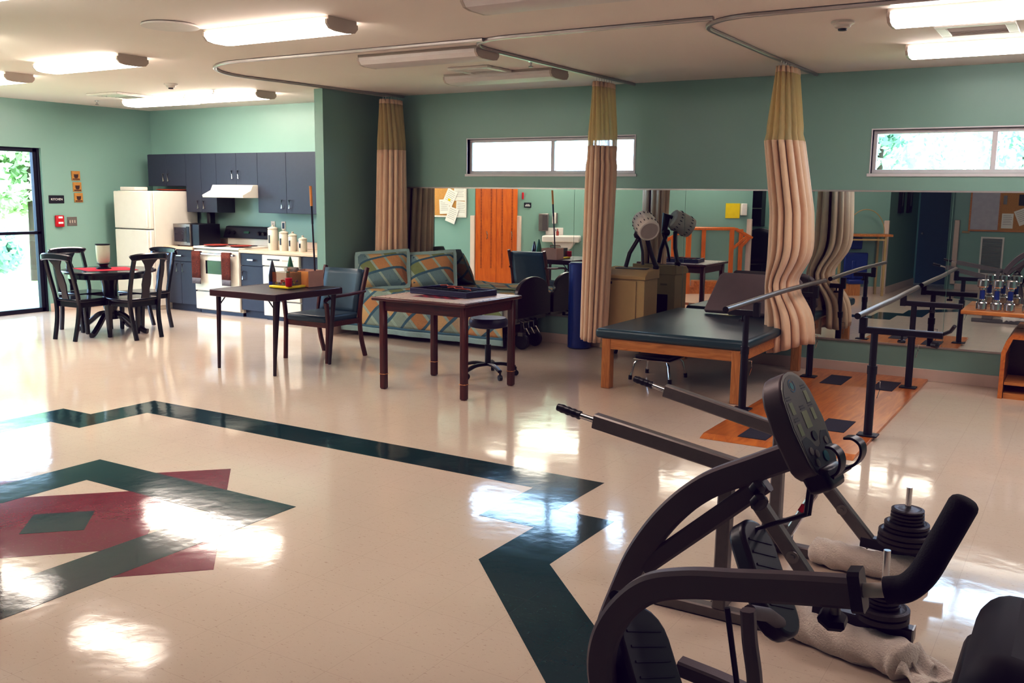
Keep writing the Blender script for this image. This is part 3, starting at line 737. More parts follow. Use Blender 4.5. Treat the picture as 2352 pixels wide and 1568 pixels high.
def plate(label, p, name='outlet_plate', m=M_whitep, sz=(.075,.12), nrm='y', inner=True):
    r = thing(name, label, 'wall plate', (p[0],p[1],p[2]-sz[1]/2))
    def bx(a, b, c, d, t0, t1):
        return (MB().box((p[0]+a,p[1]-t1,p[2]+b),(p[0]+c,p[1]-t0,p[2]+d)) if nrm == 'y' else MB().box((p[0]+t0,p[1]+a,p[2]+b),(p[0]+t1,p[1]+c,p[2]+d)))
    bx(-sz[0]/2,-sz[1]/2,sz[0]/2,sz[1]/2,0,.007).build('cover', m, r, bevel=.002)
    return r, bx
r, bx = plate('white outlet plate nearest the stove on the kitchen wall', (-9.86,YK-.001,1.22)); bx(-.015,-.035,.015,.035,.007,.009).build('socket', M_fixture, r)
r, bx = plate('outlet plate above the third canister on the kitchen wall', (-9.66,YK-.001,1.22)); bx(-.02,-.04,.02,.04,.007,.009).build('socket', M_black, r)

# left wall: signs
r = thing('room_sign', 'black KITCHEN sign on the green wall beside the glazed door', 'sign', (XL,8.14,1.48))
MB().box((XL,8.02,1.495),(XL+.012,8.25,1.605)).build('plaque', mat('sign_black','#10121c',.4), r, bevel=.008)
lettering('KITCHEN', .042, M_signtxt, r, (XL+.0125,8.135,1.55), (1,0,0))
r = thing('fire_alarm_pull', 'red fire alarm pull station below the kitchen sign', 'fire alarm', (XL,8.14,1.15))
MB().box((XL,8.09,1.17),(XL+.05,8.21,1.33)).build('housing', M_red, r, bevel=.012)
MB().box((XL+.05,8.115,1.215),(XL+.058,8.185,1.24)).build('handle', M_signtxt, r, bevel=.002)
MB().box((XL+.05,8.12,1.29),(XL+.054,8.18,1.315)).build('label_plate', M_signtxt, r)
M_swp = mat('brushed_plate', '#7C7670', .4, metal=.5)
r = thing('switch_plate', 'grey triple light switch plate beside the red fire alarm', 'switch', (XL,8.36,1.18))
MB().box((XL,8.28,1.18),(XL+.008,8.43,1.305)).build('cover', M_swp, r, bevel=.002)
for k in range(3): MB().box((XL+.008,8.31+k*.037,1.22),(XL+.014,8.325+k*.037,1.26)).build('toggle', M_fixture, r)
M_pic = mat('tan_picture', '#A87B3E', .6, var=.2, nscale=30); M_picd = mat('picture_dark', '#3A2418', .6)
for k, (zz, lb) in enumerate(((1.88,'top of the three small square coffee pictures on the wall'),(1.725,'middle of the three small square coffee pictures on the wall'),(1.575,'bottom of the three small square coffee pictures on the wall'))):
    y_ = 8.45 + k*.012
    r = thing('square_picture', lb, 'picture', (XL,y_,zz-.065))
    MB().box((XL,y_-.065,zz-.065),(XL+.015,y_+.065,zz+.065)).build('panel', M_pic, r, bevel=.003)
    MB().prism([(-.03,-.02),(-.035,.02),(.035,.02),(.03,-.02),(.015,-.035),(-.015,-.035)], XL+.0155, XL+.017, lambda a,b,z: (z,y_+a,zz+b)).build('cup_motif', M_picd, r, smooth=0)
    MB().box((XL+.0155,y_-.055,zz-.055),(XL+.017,y_+.055,zz-.04)).build('caption_band', M_picd, r, smooth=0)

# ================================================================ DINING SET
def dining_chair():
    r = thing('dining_chair', 'x', 'chair', (0,0,0))
    # back at -y, seat towards +y
    def leg(x, y0, y1, x1=None): return MB().tbox((x,y1,0),(.038,.038),(x1 or x,y0,.44),(.05,.05)).build('leg', M_blackwood, r, bevel=.006)
    leg(-.19,.38,.40); leg(.19,.38,.40)
    MB().prism([(-.225,.0),(.225,.0),(.24,.22),(.22,.42),(-.22,.42),(-.24,.22)], .435, .47).build('seat', M_blackwood, r, bevel=.012)
    MB().box((-.19,.02,.375),(.19,.04,.435)).box((-.19,.37,.375),(.19,.39,.435)).box((-.2,.02,.375),(-.18,.39,.435)).box((.18,.02,.375),(.2,.39,.435)).build('apron', M_blackwood, r)
    for s in (-1, 1):
        MB().rtube(smoothpath([(s*.17,-.05,0),(s*.18,0,.25),(s*.195,.005,.46),(s*.20,-.05,.72),(s*.19,-.10,.93)], 5), .044, .038, up=(0,1,0), c=.006).build('back_post', M_blackwood, r)
    bk = MB(); pts = [(.235*math.sin(t*PI/2), -.105-.035*math.cos(t*PI/2), .955-.025*t*t) for t in [i/8-1 for i in range(17)]]
    bk.rtube(pts, .03, .075, c=.012); bk.build('top_rail', M_blackwood, r)
    sp = []; zs = [.47,.55,.63,.72,.80,.86,.92]; ws = [.055,.045,.06,.055,.035,.06,.11]
    poly = [(w_, z) for w_, z in zip(ws, zs)] + [(-w_, z) for w_, z in zip(ws[::-1], zs[::-1])]
    MB().prism(poly, -.008, .008, lambda a,b,z: (a, -.01-.11*max(0,(b-.47)/.45)**1.3+z, b)).build('back_splat', M_blackwood, r, bevel=.003)
    return r
c0 = dining_chair()
def place(o, x, y, deg, label): o.location = (x,y,0); o.rotation_euler = (0,0,math.radians(deg)); o['label'] = label; o['group'] = 'chairs round the dining table'
chs = [(-9.86,6.53,3,'black dining chair nearest the glazed door with its back to the viewer'),(-9.25,7.10,90,'black dining chair nearest the card table, splat seen square on'),
       (-9.94,7.83,180,'black dining chair tucked in on the refrigerator side of the round table'),(-10.62,7.15,-90,'black dining chair on the far side of the round table against the green wall')]
for i, (x, y, d_, lb) in enumerate(chs):
    o = c0 if i == 0 else dup(c0, (x,y,0))
    place(o, x, y, d_, lb)
tx, ty = -9.97, 7.17
r = thing('round_dining_table', 'round black pedestal dining table with a red placemat on it', 'table', (tx,ty,0))
MB().lathe([(.49,0),(.53,.012),(.53,.03),(.52,.04),(.001,.04)], (tx,ty,.72), seg=48).build('table_top', M_blackwood, r)
MB().lathe([(.45,0),(.45,.05)], (tx,ty,.668), seg=48).build('apron', M_blackwood, r)
MB().lathe([(.09,0),(.075,.05),(.07,.1),(.085,.16),(.078,.2),(.085,.22),(.08,.3),(.085,.4),(.10,.46),(.11,.5)], (tx,ty,.17), seg=24).build('pedestal', M_blackwood, r)
for k in range(4):
    a = math.radians(25+90*k); d = Vector((math.cos(a), math.sin(a), 0))
    pts = smoothpath([Vector((tx,ty,.24))+d*.05, Vector((tx,ty,.22))+d*.15, Vector((tx,ty,.12))+d*.28, Vector((tx,ty,.04))+d*.40, Vector((tx,ty,.028))+d*.45], 4)
    MB().rtube(pts, .055, .055, c=.01).build('foot', M_blackwood, r)
tag(MB().prism([(tx-.42,ty-.18),(tx+.1,ty-.34),(tx+.36,ty+.14),(tx-.12,ty+.32)], .7605, .7635).build('red_placemat', M_redcloth, smooth=0), 'red cloth placemat on the round dining table', 'placemat')
r = thing('jar_candle_holder', 'tall frosted glass jar with black base on the red placemat', 'jar', (-10.02,7.14,.764))
jc = (-10.02,7.14,.7642)
MB().lathe([(.085,0),(.085,.012),(.045,.03),(.05,.05),(.08,.062),(.001,.064)], jc).build('base', M_black, r)
MB().lathe([(.055,.064),(.072,.09),(.078,.18),(.08,.285)], jc).build('glass', M_jar, r)
MB().lathe([(.082,.28),(.084,.295),(.001,.297)], jc).build('rim_lid', M_black, r)

# ================================================================ CARD TABLE AND ITS LOAD
M_ctop = mat('black_vinyl_top', '#1B181E', .45, bump=.1, bscale=200, coat=.1)
M_ctw = wood('card_table_rim', '#23101A', '#33161F', .3, 3, 0)
r = thing('card_table', 'square dark folding card table with a cardboard box on it', 'table', (-6.77,6.65,0))
x0, x1, y0, y1 = -7.18, -6.31, 6.24, 7.15; zt_ = .765
MB().box((x0+.02,y0+.02,zt_-.02),(x1-.02,y1-.02,zt_)).build('playing_surface', M_ctop, r, smooth=0)
mb = MB(); 
for a, b in (((x0,y0),(x1,y0+.03)),((x0,y1-.03),(x1,y1)),((x0,y0+.03),(x0+.03,y1-.03)),((x1-.03,y0+.03),(x1,y1-.03))): mb.box((*a,zt_-.062),(*b,zt_+.002))
mb.build('rim', M_ctw, r, bevel=.006)
for i, (sx, sy) in enumerate(((0,0),(1,0),(0,1),(1,1))):
    ax = (x0+.06, x1-.06)[sx]; ay = (y0+.06, y1-.06)[sy]; bx_ = (-7.13,-6.39)[sx]; by = (6.285,7.03)[sy]
    l = MB().tbox((bx_,by,0),(.024,.024),(ax,ay,zt_-.05),(.036,.036)).build('leg', M_dkwood, r, bevel=.004)
    g_ = MB().tube([(ax+(.10,-.10)[sx],ay,zt_-.055),(ax,ay,zt_-.16)], .006, 8).build('leg_brace', M_blackm, r); g_.parent = l
# things on it
r = thing('cardboard_box', 'open pinkish brown cardboard box holding the tall stick', 'box', (-6.75,6.97,.715))
bx0, bx1, by0, by1, bz0, bz1 = -6.80, -6.55, 6.93, 7.14, .7675, .925
def obox(mb, a, b, t=.006): 
    (x0,y0,z0),(x1,y1,z1) = a, b
    return mb.box((x0,y0,z0),(x1,y1,z0+t)).box((x0,y0,z0+t),(x1,y0+t,z1)).box((x0,y1-t,z0+t),(x1,y1,z1)).box((x0,y0+t,z0+t),(x0+t,y1-t,z1)).box((x1-t,y0+t,z0+t),(x1,y1-t,z1))
obox(MB(), (bx0,by0,bz0), (bx1,by1,bz1)).build('box_walls', M_cardp, r, smooth=0)
MB().box((bx0+.004,by0-.003,bz0+.001),(bx1-.004,by0-.0002,bz1-.004)).build('warm_lit_face', M_card, r, smooth=0)  # orange face paints the kitchen's warm light onto the cardboard
r = thing('stick', 'long upright stick with an orange tip leaning in the cardboard box', 'stick', (-6.60,6.96,.72))
p0, p1 = Vector((-6.60,7.08,.775)), Vector((-6.66,7.10,1.75)); dd = p1-p0
MB().cyl(p0, p0+dd*.62, .009, seg=12).build('shaft', M_dkwood, r)
MB().cyl(p0+dd*.62, p0+dd*.80, .0115, seg=12).build('dark_sleeve', M_black, r)
MB().cyl(p0+dd*.80, p0+dd*1.0, .0135, seg=12).build('orange_end', M_card, r)
tag(MB().box((-6.83,6.67,.7675),(-6.57,6.91,.793)).build('yellow_tray', M_yellow, bevel=.008), 'flat bright yellow tray on the card table', 'tray')
r = thing('clear_container', 'clear plastic tub of coloured game pieces on the yellow tray', 'container', (-6.72,6.8,.7935))
mb = MB(); obox(mb, (-6.82,6.71,.7935), (-6.60,6.88,.92), .003); mb.build('tub', M_clear, r, smooth=0)
MB().box((-6.80,6.85,.925),(-6.64,6.89,.955), Matrix.Rotation(.5,3,'X')).build('lid', M_clear, r)
cols = [M_red, M_blue, M_greenp, M_yellow, mat('purple_plastic','#4A2C6B',.4), mat('orange_plastic','#D8561C',.4)]
rnd = random.Random(3)
for i in range(26):
    px = -6.80+.18*rnd.random(); py = 6.73+.13*rnd.random(); pz = .7975+.004+(i//13)*.019
    o = MB().lathe([(.009,0),(.012,.004),(.012,.012),(.006,.019),(.001,.02)], (px,py,pz), seg=10).build('game_piece', rnd.choice(cols))
    tag(o, 'small coloured plastic game piece heaped in the clear tub', 'game piece', 'coloured game pieces in the clear tub')
tag(MB().lathe([(.03,0),(.032,.004),(.034,.08),(.032,.081),(.001,.081)], (-6.582,6.69,.7935)).build('red_cup', M_red) , 'small red cup standing at the end of the clear tub', 'cup')
M_bt = mat('dark_bottle', '#151022', .15, coat=.5)
def bullet(label, x, y, h, m, r0=.033):
    r = thing('tapered_bottle', label, 'bottle', (x,y,.7675))
    pr = [(r0,0),(r0,.02),(r0*1.02,h*.4),(r0*.75,h*.65),(r0*.4,h*.88),(.008,h),(.001,h+.002)]
    MB().lathe(pr, (x,y,.7675)).build('bottle_body', m, r)
    MB().lathe([(r0*1.03,0),(r0*1.04,.015),(r0*1.03,.03)], (x,y,.7695)).build('base_band', M_blue, r); return r
r = bullet('dark tapered bottle with blue base on the card table', -7.04, 6.93, .24, M_bt, .038)
bullet('dark green cone shaped bottle behind the clear tub', -6.90, 7.04, .28, M_greenp, .042)
tag(MB().box((-7.13,6.96,.7675),(-6.90,7.00,.775)).build('white_card_stack', M_paper), 'small white stack of cards on the card table beside the bottle', 'cards')

# ================================================================ ARMCHAIR
r = thing('armchair', 'wooden armchair with blue green vinyl seat behind the card table', 'armchair', (-6.75,7.35,0))
ax0, ax1 = -7.03, -6.43
MB().box((ax0+.035,7.06,.40),(ax1-.035,7.56,.47)).build('seat', M_chair_teal, r, bevel=.025, seg=3)
MB().grid(lambda u,v: (ax0+.05+(ax1-ax0-.1)*u, 7.55+.11*v+.03*(1-(2*u-1)**2), .44+.46*v), 9, 9).build('backrest', M_chair_teal, r, solid=.05, bevel=.0)
for s, x in ((0,ax0+.015),(1,ax1-.015)):
    MB().rtube(smoothpath([(x,7.64,0),(x,7.58,.2),(x,7.56,.42),(x,7.60,.65),(x,7.69,.92)],5), .034, .045, up=(0,1,0)).build('leg', M_cherry, r)
    MB().rtube([(x,7.06,0),(x,7.08,.42),(x,7.06,.60)], .034, .042, up=(0,1,0)).build('leg', M_cherry, r)
    MB().rtube(smoothpath([(x,7.64,.68),(x,7.4,.665),(x,7.2,.66),(x,7.06,.64),(x,7.05,.58)],5), .045, .028, c=.008).build('armrest', M_cherry, r)
MB().box((ax0+.03,7.08,.35),(ax1-.03,7.11,.41)).box((ax0+.03,7.53,.35),(ax1-.03,7.56,.41)).box((ax0+.005,7.1,.36),(ax0+.03,7.55,.41)).box((ax1-.03,7.1,.36),(ax1-.005,7.55,.41)).build('seat_rail', M_cherryx, r)

# ================================================================ GAME TABLE
def checker():
    t = NT('game_table_top'); co = t.coord(); sp = t.n('SeparateXYZ'); t.l(co, sp.inputs[0])
    x, y = sp.outputs[0], sp.outputs[1]
    ck = t.n('TexChecker', i_Scale=1/.055); ck.inputs[1].default_value = lin('#1A1418'); ck.inputs[2].default_value = lin('#A21E28'); 
    mp = t.n('Mapping'); mp.inputs['Location'].default_value = (.0,.0,.013); t.l(co, mp.inputs[0]); t.l(mp.outputs[0], ck.inputs[0])
    ins = t.math('LESS_THAN', t.math('MAXIMUM', t.math('ABSOLUTE', x), t.math('ABSOLUTE', y)), .22)
    edge = t.math('GREATER_THAN', t.math('MAXIMUM', t.math('ABSOLUTE', x), t.math('ABSOLUTE', y)), .35)
    dots = t.n('TexVoronoi', i_Scale=22); t.l(co, dots.inputs['Vector'])
    dm = t.math('MULTIPLY', t.math('LESS_THAN', dots.outputs[0], .22), edge)
    c = t.mix(dm, lin('#C9B7AE'), lin('#5a3a34')); c = t.mix(ins, c, ck.outputs[0])
    t.l(c, t.b.inputs['Base Color']); t.b.inputs['Roughness'].default_value = .3; return t.m
r = thing('game_table', 'reddish brown wooden table with a pale checkerboard top', 'table', (-4.78,6.78,0))
gx0, gx1, gy0, gy1 = -5.27, -4.29, 6.33, 7.23
MB().box((gx0+.03,gy0+.03,.785),(gx1-.03,gy1-.03,.812)).build('game_board_top', checker(), r, smooth=0)
mb = MB()
for a, b in (((gx0,gy0),(gx1,gy0+.035)),((gx0,gy1-.035),(gx1,gy1)),((gx0,gy0+.035),(gx0+.035,gy1-.035)),((gx1-.035,gy0+.035),(gx1,gy1-.035))): mb.box((*a,.78),(*b,.81))
mb.build('edge_moulding', M_cherryx, r, bevel=.010, seg=3)
mb = MB()
for a, b in (((-5.2,6.40),(-4.36,6.42)),((-5.2,7.14),(-4.36,7.16)),((-5.22,6.42),(-5.2,7.14)),((-4.36,6.42),(-4.34,7.14))): mb.box((*a,.69),(*b,.782))
mb.build('apron', M_cherryx, r)
for lx in (-5.20,-4.355):
    for ly in (6.41,7.155):
        l = MB().box((lx-.03,ly-.03,.0),(lx+.03,ly+.03,.785)).build('leg', M_cherry, r, bevel=.012, seg=1)
        f_ = MB().box((lx-.031,ly-.031,.13),(lx+.031,ly+.031,.138)).build('leg_ring', M_oak, r, bevel=.004); f_.parent = l
r = thing('puzzle_tray', 'black compartment tray with orange cords on the game table', 'tray', (-4.9,6.93,.813))
R2 = Matrix.Rotation(math.radians(-8),3,'Z'); cxy = (-4.82,6.92)
def rp(x, y, z): v = R2 @ Vector((x,y,0)); return (cxy[0]+v.x, cxy[1]+v.y, z)
def rbox(mb, a, b): return mb.prism([(a[0],a[1]),(b[0],a[1]),(b[0],b[1]),(a[0],b[1])], a[2], b[2], lambda p,q,z: rp(p,q,z))
mb = MB(); rbox(mb,(-.34,-.20,.813),(.34,.20,.825))
for a, b in (((-.34,-.20),(.34,-.18)),((-.34,.18),(.34,.20)),((-.34,-.18),(-.32,.18)),((.32,-.18),(.34,.18))): rbox(mb,(*a,.825),(*b,.862))
mb.build('tray_body', M_purple, r, bevel=.003)
mb = MB()
for k in range(6): rbox(mb,(-.22+k*.09,-.18,.825),(-.212+k*.09,.18,.855))
rbox(mb,(-.32,-.004,.825),(.32,.004,.855)); mb.build('dividers', M_black, r, smooth=0)
M_cord = mat('orange_cord', '#A0492A', .6)
for k in range(2):
    pts = smoothpath([rp(-.25+.2*k+.06*i, .10-.12*k+.03*math.sin(i*2.1), .868+.004*math.sin(i)) for i in range(6)], 4)
    MB().tube(pts, .005, 8).build('orange_cord', M_cord, r)
# rolling stool
sx_, sy_ = -4.77, 7.42
r = thing('rolling_stool', 'black rolling stool with a round navy seat beside the game table', 'stool', (sx_,sy_,0))
MB().lathe([(.12,0),(.17,.012),(.182,.04),(.18,.075),(.165,.095),(.001,.1)], (sx_,sy_,.46), seg=36).build('seat', M_purple, r)
MB().cyl((sx_,sy_,.10),(sx_,sy_,.30),.028).cyl((sx_,sy_,.30),(sx_,sy_,.465),.016).build('gas_column', M_black, r)
for k in range(5):
    a = math.radians(72*k+40); d = Vector((math.cos(a), math.sin(a), 0)); c = Vector((sx_,sy_,0))
    l = MB().rtube(smoothpath([c+d*.02+Vector((0,0,.115)), c+d*.15+Vector((0,0,.115)), c+d*.26+Vector((0,0,.085))],4), .04, .03, c=.008).build('base_arm', M_black, r)
    w_ = MB().cyl(c+d*.265+Vector((-d.y*.014,d.x*.014,.028)), c+d*.265+Vector((d.y*.014,-d.x*.014,.028)), .027, seg=16).cyl(c+d*.265+Vector((0,0,.03)), c+d*.265+Vector((0,0,.085)), .01, seg=8).build('caster', M_black, r); w_.parent = l

# ================================================================ BED
r = thing('bed', 'bed with patchwork quilt reaching the floor below the mirrors', 'bed', (-6.5,9.1,0))
bx0, bx1, by0, by1 = -7.66, -5.38, 8.72, 9.50
MB().box((bx0+.02,by0+.06,.25),(bx1-.02,by1,.5)).build('mattress', M_paper, r, bevel=.04)
MB().box((bx0+.03,by0+.08,.18),(bx1-.03,by1-.02,.25)).build('bed_frame', M_dkwood, r)
for px in (bx0+.1, bx1-.12):
    for py in (by0+.16, by1-.1): MB().cyl((px,py,0),(px,py,.2),.02).build('leg', M_blackm, r)
# quilt: top sheet folding over the front edge
def qf(u, v):
    x = bx0 + (bx1-bx0)*u
    s = v*1.32
    top = by1-by0
    if s < top: y = by1 - s; z = .565 - .012*math.sin(x*9)*math.sin(s*7)
    else:
        z = .565 - (s-top); y = by0 - .03 - .035*min(1,(s-top)/.2) - .012*math.sin(x*13)*min(1,(s-top)/.3)
        z = max(z, .06)
    if top-.1 < s < top: z -= .03*((s-top+.1)/.1)**2; 
    x += .012*math.sin(s*5)
    return (x, y, z)
def cut(v0, v1, nm, m, nv):
    return MB().grid(lambda u,v: qf(u, v0+(v1-v0)*v), 60, nv).build(nm, m, r, solid=.012, smooth=60)
cut(0, .905, 'quilt', M_quilt, 40)
cut(.905, .925, 'quilt_binding', M_quiltblue, 3); cut(.925, .985, 'quilt_border', M_quiltband, 5)
# pillows
def pillow(label, c, tilt, yaw, w_=.56, h_=.44, th=.2):
    r = thing('patchwork_pillow', label, 'pillow', (c[0],c[1],c[2]))
    Rm = Matrix.Rotation(yaw,3,'Z') @ Matrix.Rotation(tilt,3,'Y') @ Matrix.Rotation(math.radians(5),3,'X')
    def f(u, v, s):
        a = 2*u-1; b = 2*v-1; t = th/2*max(0,(1-abs(a)**3.2))**.5*max(0,(1-abs(b)**3.2))**.5
        k = 1 + .05*(abs(a)*abs(b))
        return Vector(c) + Rm @ Vector((s*t, a*w_/2*k, b*h_/2*k + h_/2))
    mb = MB(); mb.grid(lambda u,v: f(u,v,1), 17, 15); mb.grid(lambda u,v: f(u,v,-1), 17, 15)
    o = mb.build('cushion', M_pillow, r, smooth=80, fix=False)
    q_ = []
    for i in range(60):
        t = i/60*4; k = int(t); e = t-k
        a, b = ((2*e-1,-1),(1,2*e-1),(1-2*e,1),(-1,1-2*e))[k]
        rr = 1.05 + .0*1
        q_.append(Vector(c) + Rm @ Vector((0, a*w_/2*1.07, b*h_/2*1.07 + h_/2)))
    MB().sweep(q_, [(-.026,-.004),(.026,-.004),(.026,.004),(-.026,.004)], up=tuple(Rm @ Vector((1,0,0))), closed=True).build('piping_ruffle', M_quiltband, r)
    MB().tube([Vector(c) + Rm @ Vector((.06, (v_.y), v_.z)) for v_ in [Vector((0,-.20,.05)),Vector((0,.20,.05)),Vector((0,.20,h_-.05)),Vector((0,-.20,h_-.05))]], .007, 6, closed=True).build('blue_trim', M_quiltblue, r)
pillow('patchwork pillow nearest the viewer at the head of the bed', (-7.22,8.90,.585), math.radians(-24), math.radians(-62), .58, .42)
pillow('patchwork pillow further back against the mirror on the bed', (-6.74,9.22,.58), math.radians(-24), math.radians(-64), .54, .42)
# footboard
r = thing('bed_footboard', 'dark brown rounded footboard with crank hardware at the end of the bed', 'footboard', (-5.27,9.2,.1))
fb = [(8.80,.35),(8.80,.62)] + [(9.14+.34*math.cos(PI - PI*i/14)*1.0, .62+.17*math.sin(PI*i/14)) for i in range(1,14)] + [(9.48,.60),(9.53,.58),(9.53,.35)]
MB().prism(fb, -5.320, -5.275, lambda a,b,z: (z,a,b)).build('panel', M_dkwood, r, bevel=.006)
MB().box((-5.360,8.86,.30),(-5.325,9.5,.36)).build('cross_bar', M_steel, r)
for k in range(3):
    y = 8.9+.11*k
    MB().tube([(-5.340,y,.33),(-5.260,y,.31),(-5.260,y,.24),(-5.260,y+.05,.23),(-5.210,y+.05,.17)], .009, 8).build('crank', M_chrome, r)
for y in (8.93,9.22):
    mb = MB().cyl((-5.300,y-.02,.09),(-5.300,y+.02,.09),.088,seg=24).cyl((-5.300,y,.17),(-5.300,y,.32),.02,seg=10)
    mb.build('caster', M_blackm, r, bevel=.008)
    MB().box((-5.330,y-.035,.15),(-5.270,y+.035,.19)).build('fork', M_steel, r)

# ================================================================ CURTAINS
def curtain(label, x0, y0, ln, amp, folds, ztop, zsplit, zbot, off, hem=None, seed=1):
    """gathered cubicle curtain hanging along y; off(z) -> (dx, dy, width factor, length factor)"""
    r = thing('cubicle_curtain', label, 'curtain', (x0, y0+ln/2, zbot))
    rnd = random.Random(seed); np_ = folds*2+2; ph = [rnd.uniform(.10,.30) for _ in range(np_+1)]; p2 = [rnd.uniform(-.35,.35) for _ in range(np_+1)]
    def f(u, z):
        """bunched cloth: an open ring of irregular pleats, flatter towards the track"""
        dx, dy, kw, kl = off(z); t = u*np_; i = int(min(t, np_-1e-6)); e_ = t-i
        a = ph[i]; b = p2[i]*(1-e_)+p2[i+1]*e_
        th = PI*.55 + 2*PI*.96*(u + .03*b*math.sin(z*1.7+i))
        top = min(1, max(0, (ztop-z)/.5)); kx = .55+.45*top
        pl = 1 - a*(1-abs(math.sin(PI*t + .5*b*(ztop-z)))**.7)*1.6 + .05*b
        return (x0 + dx + amp*1.12*kw*kx*math.cos(th)*pl, y0 + ln/2 + dy + ln*.56*kl*math.sin(th)*pl, z)
    n = np_*10+1
    nz = max(8, int((zsplit-zbot)/.06))
    def zb(u, v): 
        zz = zbot + (0 if hem is None else hem(u)); return zz + (zsplit-zz)*v
    MB().grid(lambda u,v: f(u, zb(u,v)), n, nz).build('cloth', M_curtain, r, solid=.004, smooth=70)
    MB().grid(lambda u,v: f(u, zsplit + (ztop-.05-zsplit)*v), n, 10).build('net_top', M_net, r, smooth=70, fix=False)
    MB().grid(lambda u,v: f(u, ztop-.05 + .05*v), n, 3).build('heading_band', M_curtain, r, solid=.004, smooth=70)
    for k in range(folds+1):
        p = Vector((x0, y0+ln*(.06+.88*k/folds), ztop))
        MB().tube([p + Vector((0,0,-.02)), p + Vector((0,0,ZC-.028-ztop))], .0035, 6).build('hook', M_chrome, r)
    return r
def offA(z):
    k = max(0, (2.2-z)/1.5)
    return (-.05*k, .04*k, 1+.1*k, 1+.25*k)
curtain('cream curtain bunched at the head of the bed beside the partition wall', -7.36, 9.09, .34, .15, 6, 2.79, 2.2, .84, offA, seed=2)
def offB(z):
    k = max(0, (2.2-z)/2); return (-.03*k, -.04*k, (1.0 if z > 2 else 1.12) - .12*k*k, 1.0-.15*k)
curtain('cream curtain bunched in the middle between the blue roll and the beige cabinet', -4.33, 8.66, .38, .115, 6, 2.80, 2.18, .215, offB, seed=5, hem=lambda u: .02*math.sin(u*7))
def offC(z):
    if z > 2.2: return (0,0,.9,.9)
    k = (2.2-z)/1.9
    b = math.exp(-((z-.90)/.20)**2)
    return (.04*min(1,k*3) + .04*k - .10*b, .14*min(1,k*3)+.10*k + .08*b, 1.0+.35*k - .48*b, 1+.2*k + .15*b)
curtain('cream curtain draped beside the parallel bars over the treatment table corner', -2.41, 8.30, .50, .145, 6, 2.80, 2.18, .33, offC, seed=9, hem=lambda u: .10*(u-.5)+.03*math.sin(u*12))

# ================================================================ BOLSTER, HEAT CABINET, LAMP
r = thing('foam_roll', 'tall blue vinyl foam roll standing behind the middle curtain', 'foam roll', (-4.83,9.35,0))
MB().lathe([(.001,0),(.115,0),(.13,.012),(.13,.94),(.115,.955),(.001,.957)], (-4.83,9.40,.002), seg=36).build('roll', M_blue, r)
MB().lathe([(.1305,.935),(.134,.94),(.1305,.945)], (-4.83,9.40,0), seg=36).lathe([(.1305,.012),(.134,.017),(.1305,.022)], (-4.83,9.40,0), seg=36).build('seam_piping', M_blue, r)
hx0, hx1, hy0, hy1 = -4.37, -3.88, 8.98, 9.32
r = thing('therapy_cabinet', 'beige steel machine cabinet on casters with black top controls', 'machine', ((hx0+hx1)/2,(hy0+hy1)/2,0))
MB().box((hx0,hy0,.10),(hx1,hy1,.84)).build('body', M_cream, r, bevel=.006)
d = MB().box((hx0+.02,hy0-.012,.12),(hx1-.09,hy0,.825)).build('front_panel', M_cream, r, bevel=.004)
b_ = MB().box((hx0+.05,hy0-.016,.785),(hx0+.13,hy0-.011,.81)).build('badge', M_black, r); b_.parent = d
tp = MB().prism([(hy0-.02,.84),(hy0-.025,.875),(hy0+.05,.925),(hy1+.01,.945),(hy1+.01,.84)], hx0-.015, hx1+.015, lambda a,b,z: (z,a,b)).build('top_housing', M_cream, r, bevel=.006)
sl = math.atan2(.02,.28)
b_ = MB().box((hx0+.08,hy0+.16,.937),(hx1-.06,hy0+.25,.9425), Matrix.Rotation(sl,3,'X')).build('top_slot', M_black, r); b_.parent = tp
b_ = MB().box((hx1-.20,hy0+.005,.902),(hx1-.03,hy0+.055,.909), Matrix.Rotation(math.atan2(.05,.075),3,'X')).build('control_panel', M_black, r); b_.parent = tp
MB().box((hx0+.1,hy1,.30),(hx1-.08,hy1+.006,.62)).build('rear_recess', M_black, r)
for i in range(3): MB().box((hx0+.1+i*.11,hy1,.72),(hx0+.18+i*.11,hy1+.004,.74)).build('rear_vent', M_creamd, r)
for px in (hx0+.05,hx1-.05):
    for py in (hy0+.05,hy1-.05): MB().cyl((px-.012,py,.035),(px+.012,py,.035),.035,seg=16).cyl((px,py,.05),(px,py,.1),.012,seg=8).build('caster', M_blackm, r)
r = thing('drum_lamp', 'white drum shaped treatment head on black arms above the beige cabinet', 'treatment head', (-4.1,9.2,.945))
da = Vector((.62,-.62,-.45)).normalized(); dc = Vector((-3.93,9.07,1.395))
MB().lathe([(.001,-.13),(.085,-.13),(.105,-.115),(.118,-.02),(.115,.10),(.108,.125),(.095,.13),(.092,.122),(.001,.12)], dc, da, 40).build('drum', M_whitep, r)
MB().lathe([(.001,.123),(.09,.1235),(.001,.126)], dc, da, 40).build('drum_face', mat('drum_face_grille','#B5ABA4',.6,bump=.3,bscale=250), r)
e1 = da.cross(Vector((0,0,1))).normalized(); e2 = da.cross(e1)
for k in range(18):
    t = 2*PI*k/18; n_ = e1*math.cos(t)+e2*math.sin(t)
    for s_ in (-.06,.07):
        p = dc + da*s_ + n_*.1165
        MB().tube([p - da*.012 + n_*.001, p + da*.012 + n_*.001], .004, 6).build('cooling_slot', M_black, r)
MB().tube([(-4.05,9.20,1.27),(-4.13,9.14,1.10),(-4.16,9.12,.955)], .022, 10).build('support_arm', M_black, r)
MB().tube([(-3.96,9.16,1.30),(-3.93,9.22,1.12),(-3.88,9.26,.96)], .024, 10).build('support_arm', M_black, r)
MB().tube([(-4.07,9.24,1.27),(-4.02,9.22,1.12),(-4.0,9.20,.98)], .014, 10).build('support_arm', M_black, r)
